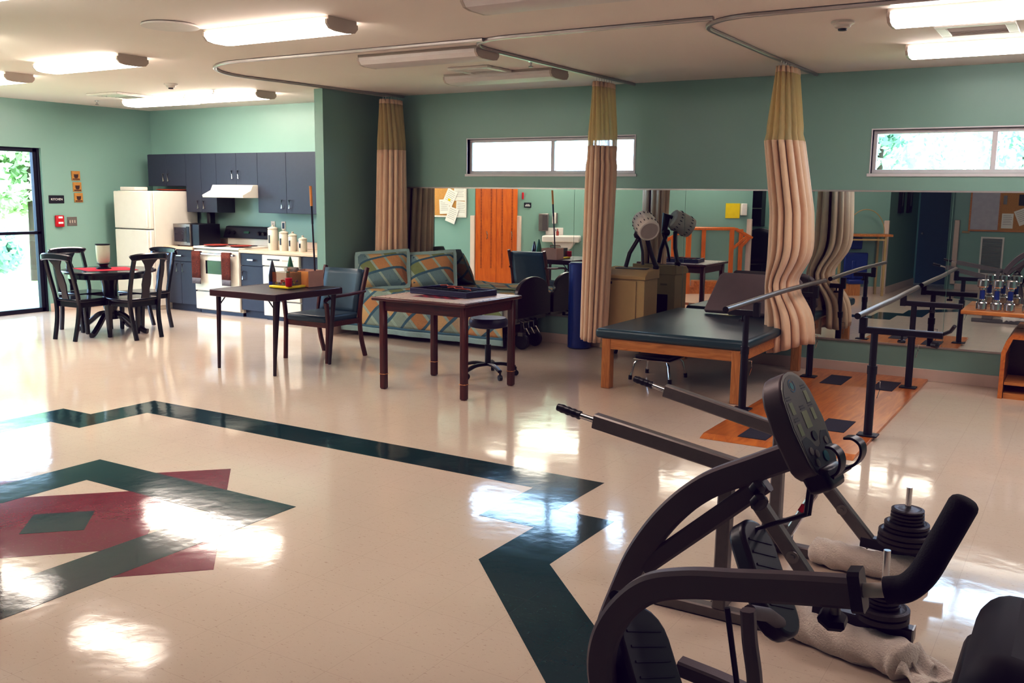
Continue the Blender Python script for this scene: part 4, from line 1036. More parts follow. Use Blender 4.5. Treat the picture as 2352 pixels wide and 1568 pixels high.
MB().tube([dc-da*.12, dc-da*.20, (-4.08,9.20,1.29)], .028, 12).lathe([(.001,-.05),(.04,-.03),(.05,0),(.04,.03),(.001,.05)], (-4.06,9.19,1.29)).build('yoke', M_black, r)
MB().lathe([(.03,0),(.035,.03),(.02,.05),(.001,.052)], (-3.88,9.26,.937)).build('base_joint', M_black, r)

# ================================================================ TREATMENT TABLE
r = thing('treatment_table', 'low wooden treatment table with dark teal vinyl mat top', 'treatment table', (-3.0,8.5,0))
tx0, tx1, ty0, ty1 = -3.70, -2.34, 7.50, 9.45
MB().box((tx0,ty0,.45),(tx1,ty1,.535)).build('mat_top', M_teal, r, bevel=.03, seg=4)
mb = MB()
for a, b in (((tx0+.10,ty0+.03),(tx1-.08,ty0+.07)),((tx0+.10,ty1-.07),(tx1-.08,ty1-.03)),((tx0+.06,ty0+.09),(tx0+.10,ty1-.09)),((tx1-.08,ty0+.09),(tx1-.04,ty1-.09))): mb.box((*a,.355),(*b,.449))
mb.build('frame_rail', M_oakx, r, bevel=.004)
for lx in (tx0+.10, tx1-.08):
    for ly in (ty0+.065, ty1-.06): MB().box((lx-.042,ly-.042,0),(lx+.042,ly+.042,.449)).build('leg', M_oak, r, bevel=.006)
r = thing('wedge_cushion', 'mauve grey vinyl wedge cushion leaning on the treatment table', 'cushion', (-2.95,9.2,.536))
wd = [(9.10,.537),(9.14,.537),(9.50,.86),(9.49,.90),(9.44,.90)]
MB().prism([(0,0),(.86,0),(.90,.05),(.90,.40),(.86,.44),(.80,.465),(.10,.465),(.06,.44)], 0, .06, lambda a,b,z: (-3.28+a, 9.08+b*.62+z*.78, .575+b*.78-z*.62)).build('panel', M_mauve, r, bevel=.015, seg=3)
# step stool under the table
r = thing('step_stool', 'low black topped step stool with chrome legs under the treatment table', 'step stool', (-3.39,8.22,0))
MB().box((-3.56,8.06,.20),(-3.22,8.40,.235)).build('tread', M_black, r, bevel=.01)
MB().box((-3.57,8.05,.188),(-3.21,8.41,.20)).build('rim', M_chrome, r, bevel=.004)
for sx in (-1,1):
    for sy in (-1,1):
        l = MB().tube([(-3.39+sx*.14,8.23+sy*.14,.19),(-3.39+sx*.17,8.23+sy*.17,.15),(-3.39+sx*.195,8.23+sy*.195,.02)], .012, 10).build('leg', M_chrome, r)
        f_ = MB().cyl((-3.39+sx*.197,8.23+sy*.197,0),(-3.39+sx*.195,8.23+sy*.195,.04),.018,seg=12).build('rubber_foot', M_black, r); f_.parent = l

# ================================================================ PARALLEL BARS
r = thing('parallel_bars', 'parallel walking bars with steel rails on a brown plywood platform', 'parallel bars', (-1.72,7.9,0))
px0, px1, py0, py1 = -2.27, -1.22, 6.33, 9.52
MB().box((px0,py0+.06,0),(px1,py1,.024)).prism([(py0-.02,0.001),(py0+.06,.001),(py0+.06,.0238)], px0, px1, lambda a,b,z: (z,a,b)).build('platform', M_ply, r, bevel=.002)
for a, b in (((-2.03,6.42),(-1.83,7.05)),((-1.62,6.95),(-1.42,7.35)),((-2.03,8.75),(-1.84,9.22)),((-1.58,8.72),(-1.40,9.18))):
    MB().box((a[0],a[1],.0242),(b[0],b[1],.0275)).build('grip_strip', M_grip, r, smooth=0)
def rail(nm, x, xb, ya, yb, zr, side):
    pts = smoothpath([(x,ya,zr),(x+side*.01,ya+.8,zr+.004),(x+side*.02,(ya+yb)/2,zr+.006),(x+side*.01,yb-.6,zr+.004),(x,yb,zr)], 8)
    rl = MB().tube(pts, .021, 16).build('handrail', M_steel, r)
    for e_, q_ in ((pts[0],pts[1]),(pts[-1],pts[-2])):
        c_ = MB().cyl(Vector(e_), Vector(e_)+(Vector(e_)-Vector(q_)).normalized()*.006, .022, seg=16).build('end_plug', M_black, r); c_.parent = rl
    return rl
def bpost(x, y, xr, zr):
    p = MB().cyl((x,y,.03),(x,y,.50),.03,seg=18).cyl((x,y,.50),(x,y,zr-.12),.024,seg=18).cyl((x,y,.47),(x,y,.53),.034,seg=18).build('post', M_blackm, r)
    b_ = MB().box((x-.07,y-.055,.0245),(x+.07,y+.055,.036)).build('base_plate', M_blackm, r, bevel=.004); b_.parent = p
    k_ = MB().tube([(x+.03,y,.42),(x+.06,y,.42),(x+.06,y,.36),(x+.045,y,.30)], .003, 6).build('locking_pin', M_chrome, r); k_.parent = p
    return p
def head(x, y, zr, x2):
    """telescoping cross arm carrying the rail clamp"""
    a = MB().rtube([(min(x,x2),y,zr-.105),(max(x,x2),y,zr-.105)], .045, .045).build('cross_arm', M_blackm, r)
    return a
for (x, y, xr, x2, zr, kn) in ((-2.28,7.29,-2.20,-2.42,.90,1),(-2.19,9.0,-2.17,-2.30,.90,0),(-1.26,6.97,-1.34,-.82,.885,1),(-1.31,8.98,-1.40,-.92,.885,0)):
    p = bpost(x, y, xr, zr); a = head(xr, y, zr, x2)
    c_ = MB().rtube([(xr,y,zr-.13),(xr,y,zr-.018)], .05, .05, up=(0,1,0)).build('clamp_bracket', M_blackm, r); c_.parent = a
    k_ = MB().cyl((( xr+x2)/2,y,zr-.16),((xr+x2)/2,y,zr-.12),.008,seg=8).lathe([(.028,0),(.03,.012),(.02,.02),(.001,.021)], ((xr+x2)/2,y,zr-.175), seg=6).build('knob', M_black, r); k_.parent = a
rail('a', -2.20, 0, 6.55, 9.45, .90, -1); rail('b', -1.36, 0, 6.86, 9.45, .885, 1)
l = MB().tube([(-.82,6.97,.79),(-.77,6.93,.82),(-.745,6.90,.86)], .013, 8).lathe([(.001,-.03),(.02,-.02),(.022,.02),(.001,.03)], (-.86,6.91,.72), (1,-.6,0)).build('crank_lever', M_black, r)

# ================================================================ DUMBBELL STAND
r = thing('dumbbell_stand', 'wooden stand with a light board top by the mirror at the right edge', 'stand', (-.4,9.3,0))
MB().box((-.95,9.12,.70),(.25,9.55,.735)).build('board_top', M_oakx, r, bevel=.006)
MB().prism([(-.60,0),(-.60,.40),(-.57,.5),(-.53,.56),(.15,.56),(.15,0),(.11,0),(.11,.52),(-.52,.52),(-.565,.39),(-.565,0)], 9.06, 9.54, lambda a,b,z: (a,z,b)).build('carcass', M_ply, r, smooth=0)
MB().box((-.56,9.08,.12),(.11,9.53,.145)).box((-.56,9.08,.0),(.11,9.50,.05)).build('shelf', M_oakx, r, smooth=0)
MB().box((-.56,9.5,.05),(.11,9.53,.52)).build('back_panel', M_dkwood, r, smooth=0)
MB().box((-.42,9.2,.561),(-.36,9.5,.70)).box((.02,9.2,.561),(.08,9.5,.70)).build('riser', M_dkwood, r, smooth=0)
def dumbbell(x, y, label):
    r = thing('dumbbell', label, 'dumbbell', (x,y,.736), 0, 'dumbbells standing on the board top')
    for z0, nm in ((.7365,'weight_head'),(.936,'weight_head')):
        MB().lathe([(.001,0),(.040,0),(.046,.008),(.046,.062),(.040,.070),(.001,.07)], (x,y,z0), seg=28).build(nm, M_chrome, r)
    MB().lathe([(.022,0),(.028,.006),(.028,.02),(.022,.026)], (x,y,.806)).lathe([(.022,0),(.028,.006),(.028,.02),(.022,.026)], (x,y,.91)).build('collar', M_chrome, r)
    MB().cyl((x,y,.83),(x,y,.912),.021).build('grip', M_blue, r)
for i, (x, n_) in enumerate(((-.80,'blue handled chrome dumbbell at the mirror end of the row, furthest from the edge'),(-.685,'second blue handled chrome dumbbell in the row on the board'),(-.58,'third blue handled chrome dumbbell in the row on the board'),(-.44,'fourth blue handled chrome dumbbell, after the gap in the row'),(-.33,'blue handled chrome dumbbell cut off by the right edge'))):
    dumbbell(x, 9.24, n_)

# ================================================================ THINGS ON THE WALLS BEHIND THE VIEWER (seen in the mirrors)
class WF:
    """frame on a slanted wall: s along it, z up, d out of it"""
    def __init__(s, p, q):
        s.p = Vector((p[0],p[1],0)); s.t = (Vector((q[0],q[1],0))-s.p).normalized(); s.n = Vector((-s.t.y, s.t.x, 0))
    def at(s, a, z, d=0): return s.p + s.t*a + Vector((0,0,z)) + s.n*d
    def box(s, mb, a0, z0, a1, z1, d0, d1):
        return mb.prism([(a0,z0),(a1,z0),(a1,z1),(a0,z1)], d0, d1, lambda a,z,d: s.at(a,z,d))
    def poly(s, mb, pts, d0, d1): return mb.prism(pts, d0, d1, lambda a,z,d: s.at(a,z,d))
FA = WF(A0, A1); FL = WF(A1, L1_); FS = WF(L1_, B1); FC = WF(C0, C1); FH = WF(Dd0, Dd1); FR = WF((-2.19,-.6),(3.3,-.6)); FN = WF((-7.6,1.9),(-6.3,1.9)); FO = WF((-6.2,.6),(-4.3,.6))
# notice board
M_cork = mat('cork', '#B98A4E', .85, var=.15, nscale=60)
r = thing('notice_board', 'cork notice board crowded with white papers, reflected above the bed', 'notice board', FA.at(2.35,1.3))
FA.box(MB(), 1.9,1.29,2.66,2.05,.003,.02).build('cork_panel', M_cork, r, smooth=0)
mb = MB()
for a in ((1.87,1.26,1.9,2.08),(2.66,1.26,2.69,2.08),(1.9,1.26,2.66,1.29),(1.9,2.05,2.66,2.08)): FA.box(mb, *a, .003, .03)
mb.build('frame', M_whitep, r)
M_print = mat('faint_print', '#8E8C8A', .8)
def sheet(fr, c, w_, h_, rot, d, label, name='paper_notice', lines=6, col=None, colm=None, grp='papers pinned to the boards'):
    r = thing(name, label, 'paper', fr.at(c[0], c[1]-h_/2, d), 0, grp)
    cs, sn = math.cos(rot), math.sin(rot)
    tr = lambda a, z: (c[0]+a*cs-z*sn, c[1]+a*sn+z*cs)
    fr.poly(MB(), [tr(a,z) for a,z in ((-w_/2,-h_/2),(w_/2,-h_/2),(w_/2,h_/2),(-w_/2,h_/2))], d, d+.002).build('sheet', M_paper, r, smooth=0)
    mb = MB()
    for k in range(lines):
        z = h_*(.36-.72*k/lines); l = w_*(.38 if k % 3 else .3)
        fr.poly(mb, [tr(a,b) for a,b in ((-w_*.38,z-.003),(l,z-.003),(l,z+.003),(-w_*.38,z+.003))], d+.0022, d+.0026)
    mb.build('printed_lines', M_print, r, smooth=0)
    if colm: fr.poly(MB(), [tr(a,b) for a,b in ((-.02,-h_*.25),(.03,-h_*.25),(.03,-h_*.1),(-.02,-h_*.1))], d+.0022, d+.003).build('emblem', colm, r, smooth=0)
sheet(FA, (2.55,1.70), .22,.28, 0, .022, 'upright printed sheet at the top of the cork notice board')
sheet(FA, (2.58,1.42), .2,.26, -.05, .022, 'printed sheet at the lower right of the cork notice board')
sheet(FA, (2.36,1.62), .21,.28, -.45, .028, 'tilted sheet with a small yellow emblem over the other notices', colm=M_yellow)
sheet(FA, (2.40,1.30), .2,.28, -.35, .032, 'tilted white sheet hanging below the edge of the notice board')
sheet(FA, (2.24,1.45), .2,.26, .05, .024, 'white sheet at the far left of the reflected notice board')
# lockers
r = thing('tall_cupboard', 'orange wooden double door cupboard with slotted doors seen in the mirror', 'cupboard', FL.at(.39,0))
FL.box(MB(), .005,.02,.765,2.1,.001,.02).build('carcass', M_orange, r, smooth=0)
for a0, hx in ((.01,.21),(.387,.655)):
    d = FL.box(MB(), a0,.04,a0+.37,2.09,.02,.035).build('door', M_orange, r, smooth=0)
    mb = MB()
    for cx_ in (a0+.10, a0+.28):
        for k in range(60):
            z = .36+k*.0265; FL.box(mb, cx_-.012, z, cx_+.014, z+.010, .0345, .0365)
    s_ = mb.build('vent_slots', mat('slot_shadow','#4A1E08',.7), r, smooth=0); s_.parent = d
    h = MB().tube([FL.at(hx,1.02,.036), FL.at(hx,1.02,.07), FL.at(hx+.01,.96,.075), FL.at(hx+.01,.90,.07), FL.at(hx,.88,.036)], .008, 8).build('handle', M_chrome, r); h.parent = d
# sink wall
r = thing('room_sign', 'small black square room sign reflected beside the orange cupboard', 'sign', FS.at(.18,1.43))
FS.box(MB(), .12,1.45,.25,1.54,.001,.012).build('plaque', bpy.data.materials['sign_black'], r, smooth=0)
mb = MB(); FS.box(mb,.15,1.502,.22,1.512,.0122,.014); FS.box(mb,.14,1.476,.23,1.490,.0122,.014); mb.build('lettering', M_signtxt, r, smooth=0)
r = FS.box(MB(), .085,1.6,.115,1.72,.001,.05).build('fire_alarm_light', M_red, bevel=.006); tag(r, 'narrow red alarm fitting above the reflected small black sign', 'fire alarm')
r = thing('towel_dispenser', 'grey paper towel dispenser on the wall above the sink', 'towel dispenser', FS.at(.52,1.05))
FS.box(MB(), .40,1.04,.57,1.35,.001,.11).build('housing', M_swp, r, bevel=.01)
FS.box(MB(), .47,1.06,.565,1.33,.11,.118).build('front_cover', mat('smoke_cover','#55504E',.4), r, bevel=.004)
r = thing('soap_dispenser', 'slim white soap dispenser on the wall right of the towel dispenser', 'soap dispenser', FS.at(.68,1.15))
FS.box(MB(), .64,1.17,.71,1.37,.001,.08).build('housing', M_whitep, r, bevel=.015)
FS.box(MB(), .70,1.18,.73,1.36,.001,.04).build('back_plate', M_swp, r)
r = thing('wall_sink', 'white wall hung sink with tap, seen in the mirror', 'sink', FS.at(.9,.6))
FS.box(MB(), .50,.86,1.16,.97,.001,.40).build('basin', M_whitep, r, bevel=.02)
FS.poly(MB(), [(.66,.86),(1.08,.86),(1.0,.74),(.90,.68),(.82,.68),(.74,.74)], .02, .30).build('bowl', M_whitep, r, bevel=.02)
FS.box(MB(), .52,.97,.84,1.10,.001,.04).build('backsplash', M_whitep, r, bevel=.01)
MB().tube([FS.at(.72,.97,.06),FS.at(.72,1.05,.07),FS.at(.72,1.07,.14),FS.at(.72,1.04,.18)], .012, 8).build('tap', M_chrome, r)
MB().tube([FS.at(.88,.70,.12),FS.at(.88,.55,.12),FS.at(.88,.50,.06),FS.at(.88,.48,.0)], .018, 8).build('drain_pipe', M_whitep, r)
r = MB().lathe([(.022,0),(.025,.06),(.01,.09),(.008,.12)], FS.at(.76,.971,.25)).build('soap_bottle', M_terra); tag(r, 'small brown bottle standing on the reflected sink rim', 'bottle')
# nook pictures
r = thing('framed_notice', 'narrow framed notice on the bright wall strip beside the middle curtain', 'frame', FN.at(.17,1.4))
FN.box(MB(), .06,1.40,.22,1.66,.001,.02).build('frame', M_black, r, smooth=0); FN.box(MB(), .075,1.415,.205,1.645,.02,.022).build('sheet', M_paper, r, smooth=0)
r = FN.box(MB(), .17,1.22,.26,1.37,.001,.04).build('wall_box', M_whitep, bevel=.006); tag(r, 'small white box under the narrow framed notice', 'box')
# practice stairs rail frame
r = thing('stair_rail_frame', 'orange wooden practice stair frame with sloping handrails, seen in the mirror', 'stair frame', FC.at(.95,0,.2))
def wbar(p, q, w_, h_, nm, m): return MB().rtube([p, q], w_, h_, c=.004).build(nm, m, r)
for dd_, o_s in ((.06,.12),(.38,0)):
    s0 = o_s
    MB().rtube([FC.at(.02+s0,.90,dd_),FC.at(.45+s0*.5,1.13,dd_),FC.at(1.30+s0*.3,1.13,dd_),FC.at(1.58+s0*.1,.98,dd_)], .035, .045, c=.006).build('handrail', M_orange, r)
for a, dd_, w_ in ((.20,.38,.06),(.47,.38,.09),(1.22,.38,.075),(.80,.06,.07),(1.46,.06,.07)):
    FC.box(MB(), a-w_/2,.0,a+w_/2,1.12 if a > .3 else 1.0,dd_-.02,dd_+.02).build('post', M_orange, r, smooth=0)
MB().rtube([FC.at(1.25,.80,.38),FC.at(1.50,1.02,.38)], .03, .05).build('brace', M_orange, r); MB().rtube([FC.at(1.48,.82,.06),FC.at(1.62,.98,.06)], .03, .05).build('brace', M_orange, r)
FC.box(MB(), .40,.0,1.28,.11,.08,.36).build('bottom_step', M_ply, r, smooth=0); FC.box(MB(), .60,.11,1.28,.22,.08,.36).build('top_step', M_ply, r, smooth=0)
r = thing('glove_dispenser', 'white wall dispenser with a yellow bag beside it, seen in the mirror', 'dispenser', FC.at(1.4,1.3))
FC.box(MB(), 1.44,1.36,1.545,1.57,.001,.09).build('housing', M_whitep, r, bevel=.012)
FC.box(MB(), 1.18,1.31,1.43,1.57,.001,.012).build('yellow_bag', M_yellow, r, smooth=0)
# office glimpse
r = thing('office_shelf', 'dark open shelf unit in the bright office seen in the mirror', 'shelf', FO.at(.5,1.1))
mb = MB(); FO.box(mb, .36,1.12,.68,1.9,.001,.02); 
for z in (1.12,1.46,1.88): FO.box(mb, .36,z,.68,z+.015,.02,.25)
FO.box(mb, .36,1.12,.375,1.9,.02,.25); FO.box(mb, .665,1.12,.68,1.9,.02,.25); mb.build('shelf_body', M_black, r, smooth=0)
FO.box(MB(), .36,1.458,.68,1.476,.25,.255).build('front_edge', M_steel, r, smooth=0)
r = thing('office_desk', 'pale edged desk in the office seen in the mirror', 'desk', FO.at(.9,0))
FO.box(MB(), .38,.74,1.5,.77,.001,.5).build('desk_top', M_whitep, r); FO.box(MB(), .40,.0,1.48,.74,.02,.05).build('modesty_panel', M_black, r, smooth=0)
r = thing('office_chair', 'black high backed office chair in the office doorway seen in the mirror', 'chair', (-5.15,1.35,0))
ocx, ocy = -5.25, 1.45
MB().box((ocx-.22,ocy-.2,.44),(ocx+.22,ocy+.22,.52)).build('seat', M_black, r, bevel=.03)
MB().grid(lambda u,v: (ocx-.2+.4*u, ocy+.22+.06*v, .5+.62*v - .06*(2*u-1)**2*v), 9, 9).build('backrest', M_black, r, solid=.06)
MB().cyl((ocx,ocy,.08),(ocx,ocy,.44),.03).build('column', M_black, r)
for k in range(5):
    a = 2*PI*k/5; MB().rtube([(ocx,ocy,.09),(ocx+.24*math.cos(a),ocy+.24*math.sin(a),.05)], .04, .03).build('base_arm', M_black, r)
# hoop on a table with blue padded seats
r = thing('tall_bench', 'wooden topped bench with pale legs against the wall seen in the mirror', 'bench', FH.at(1.35,0,.2))
FH.box(MB(), .75,1.03,1.70,1.07,.02,.38).build('bench_top', M_oakx, r, smooth=0)
for a, d_ in ((.79,.05),(.79,.35),(1.58,.05),(1.58,.35)): FH.box(MB(), a-.018,0,a+.018,1.03,d_-.018,d_+.018).build('leg', M_cream, r, smooth=0)
FH.box(MB(), .79,.96,1.58,.99,.34,.36).build('rail', M_cream, r, smooth=0)
r = MB().tube([FH.at(1.30+.34*math.cos(PI*i/24), 1.072+.42*math.sin(PI*i/24), .15) for i in range(25)], .008, 8).build('range_arc', M_cream); tag(r, 'thin pale half hoop standing on the wooden topped bench', 'hoop')
r = thing('blue_therapy_chair', 'blue padded therapy chair under the wooden bench seen in the mirror', 'chair', FH.at(1.15,0,.2))
FH.box(MB(), 1.06,.80,1.27,1.0,.10,.15).build('headrest', M_blue, r, bevel=.02)
FH.box(MB(), .96,.28,1.38,.74,.10,.16).build('backrest', M_blue, r, bevel=.02)
FH.box(MB(), 1.09,.28,1.16,.60,.155,.175).build('centre_ridge', M_blue, r, bevel=.01)
FH.box(MB(), .98,.20,1.34,.28,.10,.34).build('seat', M_blue, r, bevel=.02)
FH.box(MB(), 1.0,0,1.20,.20,.12,.32).build('base_box', M_oak, r, smooth=0)
# corridor pockets
q0 = Vector((Dd1[0],Dd1[1],0)); 
FK = WF((Dd1[0],Dd1[1]), (-3.023, -1.200, 1.313)[:2])
for k, (a, lb) in enumerate(((.75,'dark file pocket on the corridor wall, nearer the hoop'),(1.45,'dark file pocket on the corridor wall, nearer the blue door'))):
    r = thing('file_pocket', lb, 'file holder', FK.at(a,1.42))
    FK.box(MB(), a-.14,1.42,a+.14,2.0,.001,.05).build('pocket', M_black, r, smooth=0)
    FK.box(MB(), a-.02,1.55,a+.02,1.95,.05,.053).build('front_strip', M_steel, r, smooth=0)
dl = (-3.043, -1.550, 1.307); dr = (-2.467, -1.550, 1.320)
o = MB().box((dl[0],-1.60,0.0),(dr[0],-1.55,2.1)).build('door_2', mat('dark_blue_door','#1E3A4C',.5), smooth=0); struct(o)
hdl = MB().cyl((dl[0]+.08,-1.55,1.0),(dl[0]+.08,-1.49,1.0),.02).build('door_handle', M_steel, None); hdl.parent = o; hdl.location = Vector(hdl.location)-o.location
# whiteboard and cork board
r = thing('combination_board', 'wood framed board, half whiteboard and half cork, seen in the mirror', 'whiteboard', FR.at(.9,1.1))
FR.box(MB(), .18,1.13,.64,1.84,.002,.02).build('whiteboard', mat('whiteboard','#B4B0B6',.3), r, smooth=0)
FR.box(MB(), .66,1.13,1.5,1.84,.002,.018).build('cork_panel', M_cork, r, smooth=0)
mb = MB()
for a in ((.15,1.10,.18,1.87),(.64,1.13,.66,1.84),(1.5,1.10,1.53,1.87),(.18,1.10,1.5,1.13),(.18,1.84,1.5,1.87)): FR.box(mb, *a, .002, .03)
mb.build('frame', M_oakx, r, smooth=0)
sheet(FR, (.79,1.30), .19,.27, 0, .020, 'white sheet at the lower left of the cork half, beside the whiteboard')
sheet(FR, (1.03,1.38), .2,.28, .4, .024, 'tilted white sheet on the cork half near the right edge')
r = FR.box(MB(), .95,1.58,1.1,1.78,.019,.024).build('dark_photo', M_black, smooth=0); tag(r, 'small dark photo pinned high on the cork half', 'photo')
r = FR.box(MB(), .70,1.6,.76,1.76,.019,.024).build('small_picture', M_swp, smooth=0); tag(r, 'small grey picture pinned high on the cork next to the whiteboard', 'photo')
r = thing('wall_vent', 'tall grey return air grille under the framed board seen in the mirror', 'air vent', FR.at(.57,.3))
mb = MB()
for a in ((.38,.30,.41,1.0),(.74,.30,.77,1.0),(.41,.30,.74,.33),(.41,.97,.74,1.0)): FR.box(mb, *a, .001, .02)
mb.build('frame', M_whitep, r, smooth=0)
mb = MB()
for k in range(24): FR.box(mb, .41,.335+k*.0265,.74,.350+k*.0265,.002,.015)
mb.build('louvers', M_swp, r, smooth=0)
r = FR.box(MB(), .05,1.06,.18,1.10,.001,.012).build('thermostat_plate', M_cream, bevel=.003); tag(r, 'small cream plate on the wall beside the corridor opening', 'wall plate')

# ================================================================ PLATE LOADED LIFTING FRAME
r = thing('plate_loaded_lifter', 'grey steel lifting machine with two long black handled arms', 'exercise machine', (-1.1,4.0,0))
ny, fy_ = 3.58, 4.45
def rt(nm, pts, w_, h_, m=M_steel, par=None, **k):
    o = MB().rtube(pts, w_, h_, **k).build(nm, m, r)
    if par is not None: o.parent = par
    return o
M_gsteel = mat('raw_grey_steel', '#77706C', .4, metal=.6, var=.08, nscale=25)
rt('base_rail', [(-1.45,ny,.026),(-.50,ny,.026)], .055, .05, M_gsteel); rt('base_rail', [(-1.38,fy_,.026),(-.50,fy_,.026)], .055, .05, M_gsteel)
rt('cross_member', [(-1.20,ny+.03,.026),(-1.20,fy_-.03,.026)], .05, .05, M_gsteel)
rt('upright', [(-1.17,ny,.05),(-1.165,ny,.66)], .055, .06, M_gsteel, up=(0,1,0)); rt('upright', [(-1.20,fy_,.05),(-1.20,fy_,.62)], .055, .06, M_gsteel, up=(0,1,0))
MB().box((-1.25,fy_-.06,.052),(-1.12,fy_+.04,.16)).build('gusset', M_gsteel, r, bevel=.004)
for y, p0, p1, p2, p3 in ((ny-.05,(-1.10,.655),(-1.73,.760),(-1.80,.772),(-1.91,.795)),(fy_-.05,(-1.14,.60),(-1.77,.735),(-1.84,.752),(-1.94,.775))):
    a = rt('lift_arm', [(p0[0],y,p0[1]),(p1[0],y,p1[1])], .05, .062, M_gsteel)
    s_ = MB().cyl((p1[0],y,p1[1]),(p2[0],y,p2[1]),.012).build('extension_rod', M_chrome, r); s_.parent = a
    gp = [Vector((p2[0],y,p2[1])).lerp(Vector((p3[0],y,p3[1])), i/16) for i in range(17)]
    g_ = MB().tube(gp, .018, 12, radii=[1+.08*math.sin(i*PI/2+.8) for i in range(16)]+[.85]).build('grip', M_black, r); g_.parent = a
    b_ = MB().cyl((p0[0]-.02,y-.034,p0[1]),(p0[0]-.02,y+.034,p0[1]),.018,seg=12).build('pivot_bolt', M_chrome, r); b_.parent = a
def washers(a, pts, y):
    for p in pts:
        w_ = MB().cyl((p[0],y-.028,p[1]),(p[0],y-.033,p[1]),.024,seg=20).cyl((p[0],y-.033,p[1]),(p[0],y-.042,p[1]),.011,seg=6).build('bolt', M_steel, r); w_.parent = a
a = rt('diagonal_strut', [(-1.12,ny,.62),(-.74,ny,.14)], .05, .055, M_gsteel); washers(a, [(-.885,.33),(-.80,.21)], ny)
a = rt('diagonal_strut', [(-1.16,fy_,.57),(-.75,fy_,.12)], .05, .055, M_gsteel); washers(a, [(-.97,.36),(-.89,.27)], fy_)
a = rt('chrome_link', [(-.99,fy_-.05,.38),(-1.13,fy_-.05,.10)], .03, .04, M_chrome)
s_ = rt('red_sticker', [(-1.045,fy_-.067,.27),(-1.062,fy_-.067,.236)], .003, .04, M_red, a)
s_ = MB().lathe([(.001,0),(.03,.004),(.034,.02),(.02,.035),(.012,.05)], (-1.09,ny-.03,.60), (.3,-1,0), seg=8).build('adjusting_knob', M_black, r)
for y, x, zt in ((ny,-.55,.42),(fy_,-.61,.42)):
    a = rt('weight_carrier', [(-.80,y,.135),(-.44,y,.120)], .055, .05, M_blackm)
    c_ = MB().box((-.442,y-.028,.096),(-.436,y+.028,.146)).build('end_cap', M_steel, r); c_.parent = a
    MB().cyl((x,y,.14),(x,y,zt),.013,seg=18).build('weight_pin', M_chrome, r)
def platew(label, x, y, z, rad, th):
    o = MB().lathe([(.0165,0),(rad-.012,0),(rad,.004),(rad,th-.004),(rad-.012,th),(rad-.02,th-.003),(.04,th-.003),(.03,th),(.0165,th)], (x,y,z), seg=36).build('weight_plate', M_iron)
    return tag(o, label, 'weight plate')
z = .152
for i in range(2): platew(('lowest','upper')[i]+' of the two wide iron plates on the nearer weight pin', -.55, ny, z, .094, .026); z += .0265
for i in range(4): platew(('lowest','second','third','topmost')[i]+' of the small iron plates on the nearer weight pin', -.55, ny, z, .060-.002*i, .015); z += .0155
z = .152
for i in range(3): platew(('lowest','middle','top')[i]+' of the three widest iron plates on the farther weight pin', -.61, fy_, z, .122-.002*i, .022); z += .0225
for i in range(2): platew(('lower','upper')[i]+' of the two medium iron plates on the farther weight pin', -.61, fy_, z, .096, .019); z += .0195
for i in range(4): platew(('lowest','second','third','topmost')[i]+' of the small iron plates on the farther weight pin', -.61, fy_, z, .073-.001*i, .0155); z += .016
# rolled towels under the weight carriers
def towel(label, pts, rad, tail=None, seed=1):
    r = thing('rolled_towel', label, 'towel', (pts[0][0],pts[0][1],0)); rnd = random.Random(seed)
    P = smoothpath(pts, 10); n = len(P)
    ws = [rnd.uniform(0,6.28) for _ in range(6)]
    mb = MB(); m = 28; vs = []; fs = []
    for i, p in enumerate(P):
        d = (P[min(i+1,n-1)]-P[max(i-1,0)]).normalized(); w_ = d.cross(Vector((0,0,1))).normalized()
        t = i/(n-1); e = min(1, min(t, 1-t)*9+.35)
        for j in range(m):
            a = 2*PI*j/m
            k = rad*e*(1+.06*math.sin(3*a+ws[0]+t*9)+.05*math.sin(t*37+ws[1]+2*a)+.03*math.sin(7*a+t*23)+.04*math.sin(t*14+ws[2]))
            v = p + w_*math.cos(a)*k*1.15 + Vector((0,0,math.sin(a)*k*.92)); v.z = max(v.z, .003); vs.append(v)
    for i in range(n-1):
        for j in range(m): fs.append((i*m+j, i*m+(j+1)%m, (i+1)*m+(j+1)%m, (i+1)*m+j))
    fs += [tuple(range(m))[::-1], tuple((n-1)*m+j for j in range(m))]
    mb.add(vs, fs); mb.build('roll', M_towel, r, smooth=80)
    if tail:
        c, dx, dy = tail
        MB().grid(lambda u,v: (c[0]+dx*v+.07*(u-.5)*(1+v)-.02*math.sin(u*6)*v, c[1]+dy*v+.14*(u-.5)*(1+.5*v)+.02*math.sin(v*5+u*7), .012+.05*(1-v)**2*(.6+.4*math.sin(u*9))+.02*abs(math.sin(u*8+v*3))), 18, 12).build('loose_end', M_towel, r, solid=.007, smooth=80)
        MB().grid(lambda u,v: (c[0]-.01+dx*.7*v+.05*(u-.5), c[1]+.04+dy*.2*v+.1*(u-.5)+.01*math.sin(v*5+u*7), .04+.055*(1-v)**2+.018*math.sin(u*9+v*4)), 14, 10).build('loose_fold', M_towel, r, solid=.007, smooth=80)
towel('rolled cream towel on the floor under the farther weight stack', [(-1.02,4.42,.055),(-.9,4.40,.06),(-.72,4.40,.045),(-.5,4.44,.045)], .066, seed=3)
towel('rolled cream towel with a loose end under the nearer weight stack', [(-.93,3.62,.06),(-.82,3.59,.062),(-.66,3.54,.05),(-.5,3.50,.056),(-.42,3.46,.055)], .074, tail=((-.43,3.46),.13,.0), seed=8)

